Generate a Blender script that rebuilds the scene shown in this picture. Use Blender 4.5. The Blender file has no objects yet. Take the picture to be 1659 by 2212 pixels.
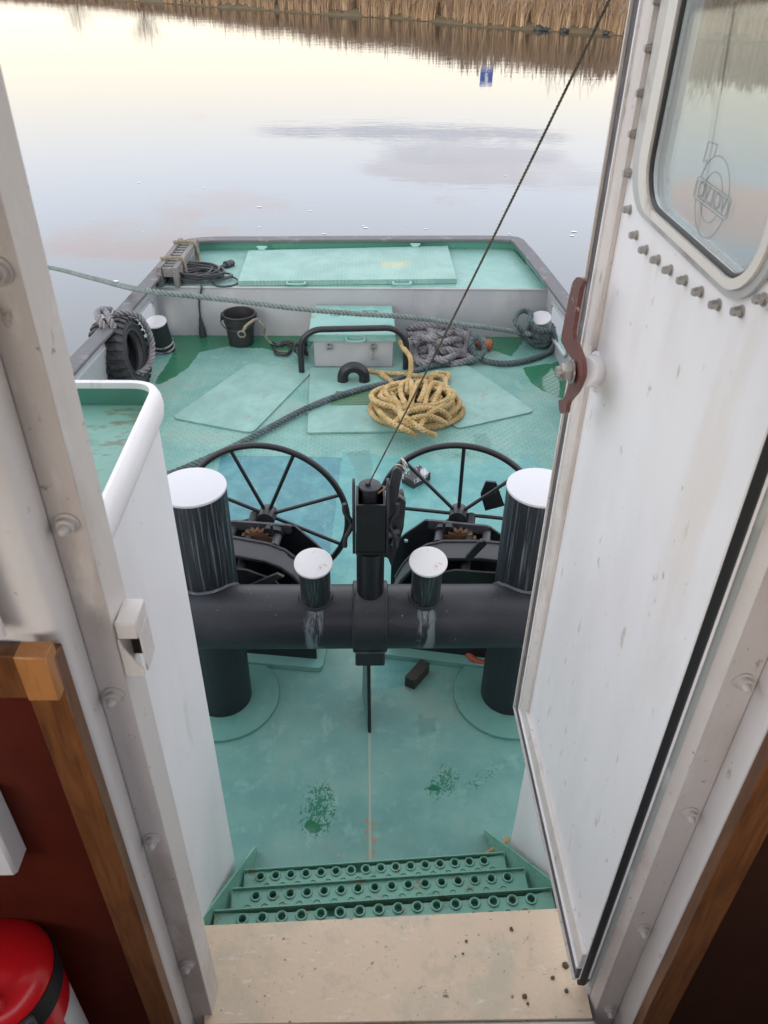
import bpy, bmesh, math, random
import numpy as np
from mathutils import Vector, Matrix
from mathutils.geometry import tessellate_polygon
random.seed(7)
rng = np.random.default_rng(7)
sc = bpy.context.scene
COL = sc.collection
PI = math.pi

# ------------------------------------------------------------------ camera solved from the vanishing points of the photograph
CX, CY, H = 829.5, 1106.0, 2.8
BV, NV = (787.0, -150.0), (788.0, 3466.0)
F = math.sqrt(-((BV[0]-CX)*(NV[0]-CX)+(BV[1]-CY)*(NV[1]-CY)))
def _d(p): return Vector((p[0]-CX, -(p[1]-CY), -F)).normalized()
YA = _d(BV); ZA = -_d(NV); XA = YA.cross(ZA)
R3 = Matrix((XA, YA, ZA))
CAM = Vector((0, 0, H))
def ray(px, py): return R3 @ Vector((px-CX, -(py-CY), -F))
def at(px, py, x=None, y=None, z=None):
    """point of the scene seen at a pixel of the photograph, on a plane x / y / z = const"""
    r = ray(px, py)
    if z is not None: t = (z-CAM.z)/r.z
    elif y is not None: t = (y-CAM.y)/r.y
    else: t = (x-CAM.x)/r.x
    return CAM + r*t
cd = bpy.data.cameras.new('camera'); cam = bpy.data.objects.new('camera', cd); COL.objects.link(cam)
M4 = R3.to_4x4(); M4.translation = CAM; cam.matrix_world = M4
cd.sensor_fit = 'VERTICAL'; cd.sensor_height = 36.0; cd.sensor_width = 27.0; cd.lens = F/2212*36.0
cd.clip_start = 0.05; cd.clip_end = 6000
cd.dof.use_dof = True; cd.dof.focus_distance = 4.0; cd.dof.aperture_fstop = 9.0
sc.camera = cam

# ------------------------------------------------------------------ mesh builder
def smoothstep(a, b, x):
    t = np.clip((x-a)/(b-a), 0, 1); return t*t*(3-2*t)
class MB:
    def __init__(s): s.bm = bmesh.new()
    def _merge(s, other, M=None):
        if M is not None: other.transform(M)
        me = bpy.data.meshes.new('tmp'); other.to_mesh(me); other.free(); s.bm.from_mesh(me); bpy.data.meshes.remove(me); return s
    def box(s, c, size, rot=None, bev=0.0, seg=1):
        b = bmesh.new(); bmesh.ops.create_cube(b, size=1.0); bmesh.ops.scale(b, vec=size, verts=b.verts)
        if bev: bmesh.ops.bevel(b, geom=list(b.edges), offset=bev, segments=seg, affect='EDGES', profile=.6)
        M = Matrix.Translation(c)
        if rot is not None: M = M @ (rot.to_4x4() if isinstance(rot, Matrix) else Matrix.Rotation(rot, 4, 'Z'))
        return s._merge(b, M)
    def bb(s, x0, x1, y0, y1, z0, z1, bev=0.0): return s.box(((x0+x1)/2, (y0+y1)/2, (z0+z1)/2), (abs(x1-x0), abs(y1-y0), abs(z1-z0)), bev=bev)
    def cyl(s, p0, p1, r0, r1=None, n=24, bev=0.0):
        r1 = r0 if r1 is None else r1
        p0, p1 = Vector(p0), Vector(p1); d = p1-p0; L = d.length
        b = bmesh.new(); bmesh.ops.create_cone(b, cap_ends=True, segments=n, radius1=r0, radius2=r1, depth=L)
        if bev:
            es = [e for e in b.edges if e.calc_face_angle(0) > .9]
            bmesh.ops.bevel(b, geom=es, offset=bev, segments=2, affect='EDGES', profile=.6)
        M = Matrix.Translation((p0+p1)/2) @ d.to_track_quat('Z', 'Y').to_matrix().to_4x4()
        return s._merge(b, M)
    def sph(s, c, r, n=12, sc_=(1, 1, 1)):
        b = bmesh.new(); bmesh.ops.create_uvsphere(b, u_segments=n*2, v_segments=n, radius=r)
        return s._merge(b, Matrix.Translation(c) @ Matrix.Diagonal((*sc_, 1)))
    def tube(s, pts, r, n=8, closed=False, caps=True, radii=None):
        pts = [Vector(p) for p in pts]; N = len(pts); bm = s.bm
        if N < 2: return s
        def tan(i):
            if closed: return (pts[(i+1) % N]-pts[i-1]).normalized()
            return (pts[min(i+1, N-1)]-pts[max(i-1, 0)]).normalized()
        t = tan(0); u = t.orthogonal().normalized(); rings = []
        for i in range(N):
            t = tan(i); u = (u - t*u.dot(t))
            u = u.normalized() if u.length > 1e-6 else t.orthogonal().normalized()
            v = t.cross(u); rr = radii[i] if radii is not None else r
            rings.append([bm.verts.new(pts[i]+(u*math.cos(2*PI*k/n)+v*math.sin(2*PI*k/n))*rr) for k in range(n)])
        for i in range(N if closed else N-1):
            a, b = rings[i], rings[(i+1) % N]
            for k in range(n): bm.faces.new((a[k], a[(k+1) % n], b[(k+1) % n], b[k]))
        if caps and not closed:
            bm.faces.new(rings[0][::-1]); bm.faces.new(rings[-1])
        return s
    def prism(s, outer, mp, w0, w1, holes=()):
        """polygon (u,v) with holes, mapped to 3D by mp(u,v,w), between w0 and w1"""
        loops = [list(outer)]+[list(h) for h in holes]; flat = [p for l in loops for p in l]
        tris = tessellate_polygon([[Vector((p[0], p[1], 0)) for p in l] for l in loops])
        A = [s.bm.verts.new(mp(p[0], p[1], w0)) for p in flat]; B = [s.bm.verts.new(mp(p[0], p[1], w1)) for p in flat]
        for t in tris:
            try: s.bm.faces.new([A[i] for i in t]); s.bm.faces.new([B[i] for i in t[::-1]])
            except ValueError: pass
        o = 0
        for l in loops:
            n = len(l)
            for k in range(n):
                a, b = o+k, o+(k+1) % n
                try: s.bm.faces.new((A[a], A[b], B[b], B[a]))
                except ValueError: pass
            o += n
        return s
    def lathe(s, prof, c=(0, 0, 0), n=32, M=None, closed=False):
        """profile of (radius, height) turned about Z"""
        b = bmesh.new(); rings = []
        for r, h in prof:
            if r < 1e-5: rings.append([b.verts.new((0, 0, h))])
            else: rings.append([b.verts.new((r*math.cos(2*PI*k/n), r*math.sin(2*PI*k/n), h)) for k in range(n)])
        idx = list(range(len(rings)-1)); pairs = [(i, i+1) for i in idx]+([(len(rings)-1, 0)] if closed else [])
        for i, j in pairs:
            a, d = rings[i], rings[j]
            for k in range(n):
                q = []
                for v in (a[k % len(a)], a[(k+1) % n % len(a)], d[(k+1) % n % len(d)], d[k % len(d)]):
                    if v not in q: q.append(v)
                if len(q) > 2:
                    try: b.faces.new(q)
                    except ValueError: pass
        MM = Matrix.Translation(c)
        if M is not None: MM = MM @ M.to_4x4()
        return s._merge(b, MM)
    def torus(s, c, R, r, axis=(0, 0, 1), n=40, m=10, a0=0, a1=2*PI, ref=None):
        ax = Vector(axis).normalized(); u = Vector(ref).normalized() if ref else ax.orthogonal().normalized(); v = ax.cross(u); c = Vector(c)
        full = abs(a1-a0-2*PI) < 1e-6
        pts = [c+(u*math.cos(a0+(a1-a0)*i/n)+v*math.sin(a0+(a1-a0)*i/n))*R for i in range(n if full else n+1)]
        return s.tube(pts, r, m, closed=full)
    def build(s, name, mat, parent=None, ang=38, loc=None, smooth=True):
        bm = s.bm; bmesh.ops.recalc_face_normals(bm, faces=bm.faces)
        if smooth:
            for f in bm.faces: f.smooth = True
            a = math.radians(ang)
            for e in bm.edges:
                if len(e.link_faces) == 2 and e.calc_face_angle(0) > a: e.smooth = False
        off = Vector((0, 0, 0))
        if parent is not None:
            q = parent
            while q is not None: off += q.location; q = q.parent
        L = Vector(loc) if loc is not None else Vector((0, 0, 0))
        if parent is None and loc is None:
            xs = [v.co for v in bm.verts]
            L = Vector((sum(v.x for v in xs)/len(xs), sum(v.y for v in xs)/len(xs), min(v.z for v in xs)))
        tot = off+(L if parent is None or loc is not None else Vector((0, 0, 0)))
        if loc is not None and parent is not None: tot = Vector(loc); L = Vector(loc)-off
        bmesh.ops.translate(bm, vec=-tot, verts=bm.verts)
        me = bpy.data.meshes.new(name); bm.to_mesh(me); bm.free()
        me.materials.append(mat)
        o = bpy.data.objects.new(name, me); COL.objects.link(o)
        if parent is not None: o.parent = parent; o.location = L if loc is not None else (0, 0, 0)
        else: o.location = L
        return o
def tag(o, label, cat=None, group=None, kind=None):
    if label: o['label'] = label
    if cat: o['category'] = cat
    if group: o['group'] = group
    if kind: o['kind'] = kind
    return o
def thing(name, label, cat, loc, group=None):
    o = bpy.data.objects.new(name, None); COL.objects.link(o); o.location = loc; o.empty_display_size = .1
    return tag(o, label, cat, group)
def copy_tree(o, dloc, parent=None, label=None):
    c = o.copy(); COL.objects.link(c); c.parent = parent
    if parent is None: c.location = Vector(o.location)+Vector(dloc)
    if label: c['label'] = label
    for ch in [k for k in bpy.data.objects if k.parent == o]: copy_tree(ch, (0, 0, 0), c)
    return c
def copy_part(o, loc):
    c = o.copy(); COL.objects.link(c); c.parent = o.parent; c.location = loc; return c
def catmull(P, ds=.02, closed=False):
    P = [Vector(p) for p in P]; n = len(P); out = []
    segs = n if closed else n-1
    for i in range(segs):
        p0 = P[(i-1) % n] if closed or i > 0 else P[0]*2-P[1]
        p1, p2 = P[i], P[(i+1) % n]
        p3 = P[(i+2) % n] if closed or i < n-2 else p2*2-p1
        t = [0]
        for a, b in ((p0, p1), (p1, p2), (p2, p3)): t.append(t[-1]+max((b-a).length, 1e-6)**.5)
        k = max(2, int((p2-p1).length/ds))
        for j in range(k):
            s = t[1]+(t[2]-t[1])*j/k
            def L(a, b, ta, tb): return a*((tb-s)/(tb-ta))+b*((s-ta)/(tb-ta))
            A1 = L(p0, p1, t[0], t[1]); A2 = L(p1, p2, t[1], t[2]); A3 = L(p2, p3, t[2], t[3])
            out.append(L(L(A1, A2, t[0], t[2]), L(A2, A3, t[1], t[3]), t[1], t[2]))
    if not closed: out.append(P[-1])
    return out
def rope(mb, pts, r, pitch=.15, strands=3, ds=None, closed=False, fuzz=0.0, n=6, sr=None):
    """laid rope: each strand is a tube winding round the path"""
    ds = ds or pitch/9; path = catmull(pts, ds, closed)
    N = len(path); t = (path[1]-path[0]).normalized(); u = t.orthogonal().normalized(); ph = 0; tr = [[] for _ in range(strands)]
    a = r*.57; sr = sr or r*(.455 if strands == 3 else .42); mb.tube(path[::2] if len(path) > 8 else path, r*.36, 5)
    for i in range(N):
        t = (path[min(i+1, N-1)]-path[max(i-1, 0)])
        t = t.normalized() if t.length > 1e-9 else Vector((1, 0, 0))
        u = u-t*u.dot(t); u = u.normalized() if u.length > 1e-6 else t.orthogonal().normalized(); v = t.cross(u)
        if i: ph += 2*PI*(path[i]-path[i-1]).length/pitch
        for k in range(strands):
            q = ph+2*PI*k/strands
            jit = Vector((random.uniform(-1, 1), random.uniform(-1, 1), random.uniform(-1, 1)))*fuzz
            tr[k].append(path[i]+(u*math.cos(q)+v*math.sin(q))*a+jit)
    for k in range(strands): mb.tube(tr[k], sr, n)
    return mb
def braid(mb, pts, r, pitch=.12, ds=None, n=6):
    """plaited rope: strands run round the path both ways, over and under"""
    ds = ds or pitch/10; path = catmull(pts, ds); N = len(path); u = (path[1]-path[0]).orthogonal().normalized(); ph = 0; tr = [[] for _ in range(6)]
    for i in range(N):
        t = (path[min(i+1, N-1)]-path[max(i-1, 0)]).normalized()
        u = u-t*u.dot(t); u = u.normalized() if u.length > 1e-6 else t.orthogonal().normalized(); v = t.cross(u)
        if i: ph += 2*PI*(path[i]-path[i-1]).length/pitch
        for k in range(6):
            sg = 1 if k < 3 else -1; q = sg*ph+2*PI*(k % 3)/3
            rr = r*(.56+.16*sg*math.cos(3*ph))
            tr[k].append(path[i]+(u*math.cos(q)+v*math.sin(q))*rr)
    for k in range(6): mb.tube(tr[k], r*.42, n)
    return mb
def rrect(u0, u1, v0, v1, r, n=6):
    out = []
    for cx, cy, a in ((u1-r, v1-r, 0), (u0+r, v1-r, PI/2), (u0+r, v0+r, PI), (u1-r, v0+r, 1.5*PI)):
        for k in range(n+1): out.append((cx+r*math.cos(a+k*PI/2/n), cy+r*math.sin(a+k*PI/2/n)))
    return out
def circ(u, v, r, n=16): return [(u+r*math.cos(2*PI*k/n), v+r*math.sin(2*PI*k/n)) for k in range(n)]
def roundpoly(P, r, n=4):
    out = []; m = len(P)
    for i in range(m):
        p, a, b = Vector(P[i]), Vector(P[i-1]), Vector(P[(i+1) % m]); da = (a-p); db = (b-p); rr = min(r, da.length*.45, db.length*.45)
        s, e = p+da.normalized()*rr, p+db.normalized()*rr
        for k in range(n+1):
            t = k/n; out.append(tuple(s*(1-t)**2+p*2*t*(1-t)+e*t*t))
    return out
XY = lambda u, v, w: Vector((u, v, w))
XZ = lambda y0: (lambda u, v, w: Vector((u, y0+w, v)))
YZ = lambda x0: (lambda u, v, w: Vector((x0+w, u, v)))

# ------------------------------------------------------------------ materials
class NT:
    def __init__(s, name):
        s.m = bpy.data.materials.new(name); s.m.use_nodes = True; s.t = s.m.node_tree; s.N = s.t.nodes; s.L = s.t.links
        s.b = s.N['Principled BSDF']; s.out = s.N['Material Output']
        s.tc = s.N.new('ShaderNodeTexCoord'); s.obj = s.tc.outputs['Object']
    def lk(s, a, b): s.L.new(a, b)
    def val(s, sock, v):
        if hasattr(v, 'is_linked') or isinstance(v, bpy.types.NodeSocket): s.lk(v, sock)
        else: sock.default_value = v
    def math(s, op, a, b=0.0, c=0.0, clamp=False):
        n = s.N.new('ShaderNodeMath'); n.operation = op; n.use_clamp = clamp
        for i, v in enumerate((a, b, c)): s.val(n.inputs[i], v)
        return n.outputs[0]
    def mapping(s, vec, scale=(1, 1, 1), loc=(0, 0, 0), rot=(0, 0, 0)):
        n = s.N.new('ShaderNodeMapping'); s.lk(vec, n.inputs[0]); n.inputs['Scale'].default_value = scale; n.inputs['Location'].default_value = loc; n.inputs['Rotation'].default_value = rot; return n.outputs[0]
    def noise(s, scale=5, detail=4, rough=.55, stretch=None, vec=None, loc=(0, 0, 0), dist=0.0):
        n = s.N.new('ShaderNodeTexNoise'); n.inputs['Scale'].default_value = scale; n.inputs['Detail'].default_value = detail; n.inputs['Roughness'].default_value = rough; n.inputs['Distortion'].default_value = dist
        v = vec or s.obj; v = s.mapping(v, stretch or (1, 1, 1), loc); s.lk(v, n.inputs['Vector']); return n.outputs['Fac']
    def step(s, x, lo, hi):
        n = s.N.new('ShaderNodeMapRange'); n.interpolation_type = 'SMOOTHSTEP'; s.val(n.inputs['Value'], x); n.inputs['From Min'].default_value = lo; n.inputs['From Max'].default_value = hi; return n.outputs[0]
    def mix(s, fac, a, b):
        n = s.N.new('ShaderNodeMix'); n.data_type = 'RGBA'; s.val(n.inputs[0], fac)
        for k, v in ((6, a), (7, b)): s.val(n.inputs[k], (*v, 1) if isinstance(v, tuple) and len(v) == 3 else v)
        return n.outputs[2]
    def mixf(s, fac, a, b):
        n = s.N.new('ShaderNodeMix'); n.data_type = 'FLOAT'; s.val(n.inputs[0], fac); s.val(n.inputs[2], a); s.val(n.inputs[3], b); return n.outputs[0]
    def attr(s, name): n = s.N.new('ShaderNodeAttribute'); n.attribute_name = name; return n.outputs['Fac']
    def attrc(s, name): n = s.N.new('ShaderNodeAttribute'); n.attribute_name = name; return n.outputs['Color']
    def sep(s, vec): n = s.N.new('ShaderNodeSeparateXYZ'); s.lk(vec, n.inputs[0]); return n.outputs
    def comb(s, x, y, z):
        n = s.N.new('ShaderNodeCombineXYZ')
        for i, v in enumerate((x, y, z)): s.val(n.inputs[i], v)
        return n.outputs[0]
    def bump(s, h, dist=.002, strength=1.0, nrm=None):
        n = s.N.new('ShaderNodeBump'); n.inputs['Distance'].default_value = dist; n.inputs['Strength'].default_value = strength; s.lk(h, n.inputs['Height'])
        if nrm is not None: s.lk(nrm, n.inputs['Normal'])
        return n.outputs[0]
    def done(s, color=None, rough=None, metal=None, normal=None, spec=None):
        if color is not None: s.val(s.b.inputs['Base Color'], (*color, 1) if isinstance(color, tuple) and len(color) == 3 else color)
        if rough is not None: s.val(s.b.inputs['Roughness'], rough)
        if metal is not None: s.b.inputs['Metallic'].default_value = metal
        if normal is not None: s.lk(normal, s.b.inputs['Normal'])
        if spec is not None: s.b.inputs['Specular IOR Level'].default_value = spec
        return s.m
    def treads(s, cell=.028):
        """raised lozenges of tread plate, height 0..1"""
        x, y, z = s.sep(s.obj); p = s.math('DIVIDE', x, cell), s.math('DIVIDE', y, cell)
        fx = s.math('SUBTRACT', s.math('FRACT', p[0]), .5); fy = s.math('SUBTRACT', s.math('FRACT', p[1]), .5)
        par = s.math('FLOORED_MODULO', s.math('ADD', s.math('FLOOR', p[0]), s.math('FLOOR', p[1])), 2.0)
        a = s.math('MULTIPLY', s.math('ADD', fx, fy), .7071); b = s.math('MULTIPLY', s.math('SUBTRACT', fx, fy), .7071)
        lo = s.mixf(par, a, b); sh = s.mixf(par, b, a)
        d = s.math('ADD', s.math('POWER', s.math('ABSOLUTE', s.math('DIVIDE', lo, .56)), 2.0), s.math('POWER', s.math('ABSOLUTE', s.math('DIVIDE', sh, .15)), 2.0))
        return s.step(s.math('SUBTRACT', 1.25, d), 0.0, .7)
def paint(name, base, rough=.5, layers=(), bump=.0006, bscale=60, metal=0, spec=.5, var=.12, vscale=4, extra_bump=None, rvar=.15):
    """layers: (colour, scale, lo, hi, amount, stretch, roughness)"""
    t = NT(name)
    n0 = t.noise(vscale, 6, .6); k = t.math('ADD', t.math('MULTIPLY', n0, 2*var), 1-var)
    c = t.N.new('ShaderNodeVectorMath'); c.operation = 'SCALE'; c.inputs[0].default_value = base; t.lk(k, c.inputs['Scale']); col = c.outputs[0]
    rg = t.math('ADD', t.math('MULTIPLY', t.noise(vscale*3, 4), rvar), rough-rvar/2)
    for i, ly in enumerate(layers):
        cc, s_, lo, hi, am = ly[:5]; st = ly[5] if len(ly) > 5 else None
        m = t.math('MULTIPLY', t.step(t.noise(s_, 7, .65, st, loc=(3.1*i, 1.7*i, .9*i)), lo, hi), am)
        col = t.mix(m, col, cc)
        if len(ly) > 6: rg = t.mixf(m, rg, ly[6])
    nrm = t.bump(t.noise(bscale, 3), bump) if bump else None
    return t.done(col, rg, metal, nrm, spec)
GREEN = (.155, .345, .305); GREEN_D = (.014, .135, .062); RUST = (.30, .12, .04); PALE = (.42, .62, .56)
M = {}
M['white'] = paint('white_paint', (.82, .81, .83), .42, [((.64, .63, .62), 1.3, .42, .68, .5, (1, 1, .5)), ((.62, .53, .41), 3.5, .54, .72, .28, (1, 1, .2)), ((.42, .28, .15), 16, .62, .68, .5, (1, 1, .28)), ((.25, .23, .22), 36, .655, .69, .5, (1, 1, .6))], bump=.006, bscale=3.0, var=.04, vscale=2)
M['casing'] = paint('casing_white_paint', (.87, .85, .87), .45, [((.68, .66, .64), 1.4, .44, .70, .5, (1, 1, .4)), ((.55, .47, .36), 6, .60, .70, .35, (1, 1, .2)), ((.35, .30, .26), 40, .67, .70, .5)], bump=.003, bscale=4, var=.025)
M['cap_white'] = paint('bollard_cap_white', (.56, .555, .58), .5, [((.45, .25, .10), 14, .70, .76, .5), ((.55, .53, .52), 5, .50, .75, .6)], bump=.001, var=.03)
M['off'] = paint('worn_cream_paint', (.66, .61, .58), .45, [((.42, .35, .28), 4.5, .47, .70, .6, (1, 1, .3)), ((.18, .11, .06), 14, .64, .69, .6, (1, 1, .4)), ((.80, .78, .76), 3, .52, .66, .5), ((.12, .10, .08), 50, .66, .69, .7)], bump=.0008, var=.06)
M['strip'] = paint('grimy_frame_paint', (.50, .45, .43), .45, [((.31, .25, .21), 5, .45, .68, .65, (1, 1, .3)), ((.16, .09, .05), 16, .63, .69, .65, (1, 1, .4)), ((.64, .60, .57), 7, .56, .66, .5, (1, 1, .4)), ((.10, .08, .06), 55, .65, .69, .7)], bump=.0008, var=.08)
M['wall'] = paint('wall_white_paint', (.66, .625, .615), .4, [((.50, .44, .39), 2.5, .46, .70, .55, (1, 1, .4)), ((.28, .19, .11), 16, .63, .69, .55, (1, 1, .5)), ((.2, .17, .14), 45, .67, .70, .6)], bump=.0006, var=.04)
M['grey_strip'] = paint('grey_seal_paint', (.40, .43, .43), .5, [((.66, .67, .65), 5, .55, .65, .6), ((.2, .2, .17), 8, .6, .7, .5)], var=.1)
M['alu'] = paint('window_aluminium', (.50, .50, .49), .38, [((.22, .20, .17), 7, .50, .70, .7), ((.20, .18, .14), 25, .66, .72, .6)], metal=.35, bump=.001, var=.08)
M['bead'] = paint('window_bead_paint', (.70, .67, .62), .4, [((.38, .31, .22), 6, .58, .74, .7)], var=.06)
M['rubber'] = paint('black_rubber', (.018, .021, .023), .5, [((.12, .12, .12), 6, .60, .75, .5)], var=.2)
M['gasket'] = paint('weathered_gasket', (.085, .08, .085), .6, [((.30, .27, .26), 14, .55, .66, .7, (1, 1, .3)), ((.08, .05, .03), 7, .6, .7, .8)], var=.2, bump=.002, bscale=40)
M['black'] = paint('black_steel_paint', (.0095, .0105, .0135), .40, [((.035, .038, .045), 6, .52, .8, .5), ((.10, .10, .10), 40, .66, .70, .5)], bump=.0008, bscale=90, var=.2)
M['black_worn'] = paint('black_worn_paint', (.016, .017, .021), .45, [((.09, .10, .11), 8, .55, .78, .6), ((.16, .09, .05), 22, .70, .76, .6)], bump=.0012, var=.2)
M['grey'] = paint('grey_deck_wall_paint', (.35, .36, .375), .55, [((.45, .455, .455), 2.6, .50, .72, .6, (1, 1, .6)), ((.27, .28, .285), 4, .54, .74, .6, (1, 1, .3)), ((.34, .20, .09), 16, .73, .78, .7, (1, 1, .35))], bump=.0012, var=.06)
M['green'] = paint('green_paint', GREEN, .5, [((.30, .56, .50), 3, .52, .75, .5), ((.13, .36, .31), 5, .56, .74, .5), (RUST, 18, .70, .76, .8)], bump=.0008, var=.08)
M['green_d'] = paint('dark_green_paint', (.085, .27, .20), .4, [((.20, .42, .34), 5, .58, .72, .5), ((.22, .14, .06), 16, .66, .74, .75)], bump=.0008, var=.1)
M['cap_rail'] = paint('bulwark_cap_rubber', (.095, .092, .10), .6, [((.20, .19, .20), 9, .52, .7, .7), ((.03, .03, .035), 18, .62, .72, .7)], bump=.003, bscale=30, var=.15)
M['sill'] = paint('cream_step_paint', (.72, .565, .41), .5, [((.52, .48, .37), 5.5, .50, .68, .65), ((.70, .70, .72), 3.2, .60, .66, .8), ((.52, .42, .30), 2.2, .50, .7, .5), ((.13, .10, .07), 38, .645, .68, .8), ((.22, .36, .26), 50, .665, .70, .7), ((.52, .43, .33), 14, .56, .66, .35), ((.10, .08, .06), 85, .65, .68, .65), ((.78, .74, .68), 22, .62, .66, .5, (1, 3, 1))], bump=.001, var=.06)
M['worn_sill'] = paint('scuffed_threshold', (.58, .56, .55), .5, [((.30, .22, .15), 12, .55, .66, .8), ((.75, .75, .76), 8, .55, .62, .7)], bump=.001)
M['steel'] = paint('zinc_bolt', (.42, .40, .37), .35, [((.2, .15, .1), 50, .55, .7, .6)], metal=.8, var=.1)
M['brass'] = paint('bronze_bolt', (.16, .12, .08), .4, metal=.7, var=.2)
M['painted_bolt'] = paint('painted_bolt', (.46, .42, .40), .4, [((.15, .1, .07), 40, .6, .7, .6)], var=.05)
M['lever'] = paint('red_brown_lever_paint', (.125, .040, .032), .38, [((.50, .36, .32), 26, .64, .68, .7), ((.28, .14, .12), 18, .56, .70, .5), ((.05, .02, .018), 30, .62, .7, .6)], bump=.001, var=.12)
M['tyre'] = paint('tyre_rubber', (.028, .028, .031), .65, [((.07, .068, .07), 5, .5, .75, .6), ((.25, .30, .30), 11, .735, .76, .7)], bump=.002, var=.2)
M['bucket'] = paint('black_bucket_plastic', (.022, .022, .024), .45, [((.06, .055, .055), 12, .55, .75, .5)], var=.15)
M['brown_rust'] = paint('rusty_gear', (.14, .075, .04), .7, [((.30, .15, .08), 20, .5, .7, .6), ((.03, .025, .02), 30, .55, .65, .6)], bump=.003)
M['orange'] = paint('faded_orange', (.32, .10, .045), .5, [((.2, .06, .03), 20, .55, .7, .7)])
M['red_ring'] = paint('red_ring_paint', (.34, .07, .035), .45, [((.1, .03, .02), 25, .55, .65, .6)])
M['red'] = paint('extinguisher_red', (.62, .010, .016), .22, var=.05, bump=0)
M['label_white'] = paint('label_white', (.75, .76, .77), .4, var=.03)
M['strap'] = paint('black_strap', (.012, .013, .014), .55, var=.2)
M['buckle'] = paint('grey_buckle', (.06, .062, .065), .4)
M['box_white'] = paint('switch_box_plastic', (.66, .63, .62), .4, var=.03)
M['panel'] = paint('dark_red_panel', (.070, .0095, .004), .6, [((.10, .02, .010), 2.5, .45, .7, .5), ((.03, .004, .002), 5, .5, .7, .5, (1, 1, .3))], var=.12, vscale=2.5, spec=.15)
M['grey_wood'] = paint('weathered_grey_board', (.15, .143, .14), .75, [((.36, .34, .33), 9, .5, .7, .6, (3, .5, 3)), ((.10, .09, .085), 14, .56, .68, .8, (4, .5, 4))], bump=.003, var=.15)
M['brown_pipe'] = M['black']
def wood():
    t = NT('varnished_wood'); g = t.noise(7, 6, .65, (9, 9, .8), dist=.6); f = t.noise(3, 4, .6, (1, 1, .5))
    c = t.mix(t.step(g, .30, .72), (.19, .070, .022), (.085, .030, .010)); c = t.mix(t.math('MULTIPLY', t.step(f, .5, .75), .6), c, (.12, .045, .018))
    return t.done(c, .33, normal=t.bump(g, .0006))
M['wood'] = wood()
def posts():   # black posts with chalky paint runs from the white caps
    t = NT('black_post_paint'); x, y, z = t.sep(t.obj)
    a = t.math('ARCTAN2', y, x)
    v = t.comb(t.math('MULTIPLY', a, 4.0), t.math('MULTIPLY', z, .7), 0.0)
    n = t.noise(2.6, 6, .7, vec=v); m = t.step(n, .50, .66)
    h = t.step(z, .35, 1.0)
    m = t.math('MULTIPLY', t.math('MULTIPLY', m, h), .75)
    c = t.mix(m, (.011, .0135, .019), (.15, .18, .205))
    c = t.mix(t.math('MULTIPLY', t.step(t.noise(3, 3, vec=v, loc=(4, 2, 0)), .6, .8), .5), c, (.03, .05, .06))
    return t.done(c, t.mixf(m, .4, .7), normal=t.bump(n, .003))
M['post'] = posts()
def pipe():
    t = NT('black_crossbar_paint'); x, y, z = t.sep(t.obj)
    n = t.noise(9, 6, .7, (4, 1, .5)); w = t.noise(4, 5, .6)
    m = None
    for x0 in (-.215, .215):
        d = t.math('ABSOLUTE', t.math('SUBTRACT', x, x0)); k = t.math('MULTIPLY', t.step(d, .06, .012), t.step(t.math('ADD', n, t.math('MULTIPLY', t.step(d, .05, .0), .16)), .55, .66))
        m = k if m is None else t.math('MAXIMUM', m, k)
    m = t.math('MULTIPLY', m, t.step(y, .03, -.06))
    c = t.mix(t.math('MULTIPLY', t.step(w, .5, .75), .5), (.011, .0125, .018), (.034, .038, .052))
    c = t.mix(t.math('MULTIPLY', m, .6), c, (.22, .27, .29))
    c = t.mix(t.math('MULTIPLY', t.step(t.noise(60, 2), .74, .77), .6), c, (.3, .32, .34))
    return t.done(c, t.math('ADD', t.math('MULTIPLY', w, .2), .34), normal=t.bump(t.noise(50, 4), .0012))
M['pipe'] = pipe()
def stub():
    t = NT('black_stub_paint'); x, y, z = t.sep(t.obj); v = t.comb(t.math('MULTIPLY', t.math('ARCTAN2', y, x), 3.0), t.math('MULTIPLY', z, 1.5), 0.0)
    n = t.noise(3.2, 4, .6, vec=v); m = t.math('MULTIPLY', t.step(n, .54, .66), .6)
    return t.done(t.mix(m, (.014, .018, .02), (.16, .21, .22)), .38)
M['stub'] = stub()
def plate_green(name, tread=1.0, cell=.028, rustpos=None, base=(.165, .305, .27)):
    t = NT(name); h = t.treads(cell); n = t.noise(4, 6, .65); r = t.noise(11, 7, .7)
    c = t.mix(t.step(n, .35, .7), base, (.225, .39, .35)); c = t.mix(t.math('MULTIPLY', t.step(t.noise(7, 6, .7, loc=(5, 1, 0)), .54, .7), .5), c, (.13, .31, .27))
    if rustpos:
        x, y, z = t.sep(t.obj); d = t.math('SQRT', t.math('ADD', t.math('POWER', t.math('MULTIPLY', t.math('SUBTRACT', x, rustpos[0]), 1/rustpos[2]), 2.0), t.math('POWER', t.math('MULTIPLY', t.math('SUBTRACT', y, rustpos[1]), 1/rustpos[3]), 2.0)))
        k = t.step(t.math('ADD', t.math('MULTIPLY', t.step(d, 1.2, .1), .30), r), .62, .80); c = t.mix(t.math('MULTIPLY', k, .75), c, (.48, .38, .14))
    else: c = t.mix(t.math('MULTIPLY', t.math('MULTIPLY', t.step(r, .60, .68), t.step(t.noise(2.2, 3, .5, loc=(3, 3, 1)), .43, .54)), .85), c, (.29, .185, .08))
    c = t.mix(t.math('MULTIPLY', h, .30*tread), c, (.36, .55, .49))  # lozenges tinted paler: worn paint, plus highlights the bump alone loses
    b = t.bump(t.math('ADD', t.math('MULTIPLY', h, tread), t.math('MULTIPLY', t.noise(30, 3), .15)), .0035)
    return t.done(c, .48, normal=b)
M['hatch'] = plate_green('hatch_tread_plate', 1.0, .03, (.42, .06, .20, .22))
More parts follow.
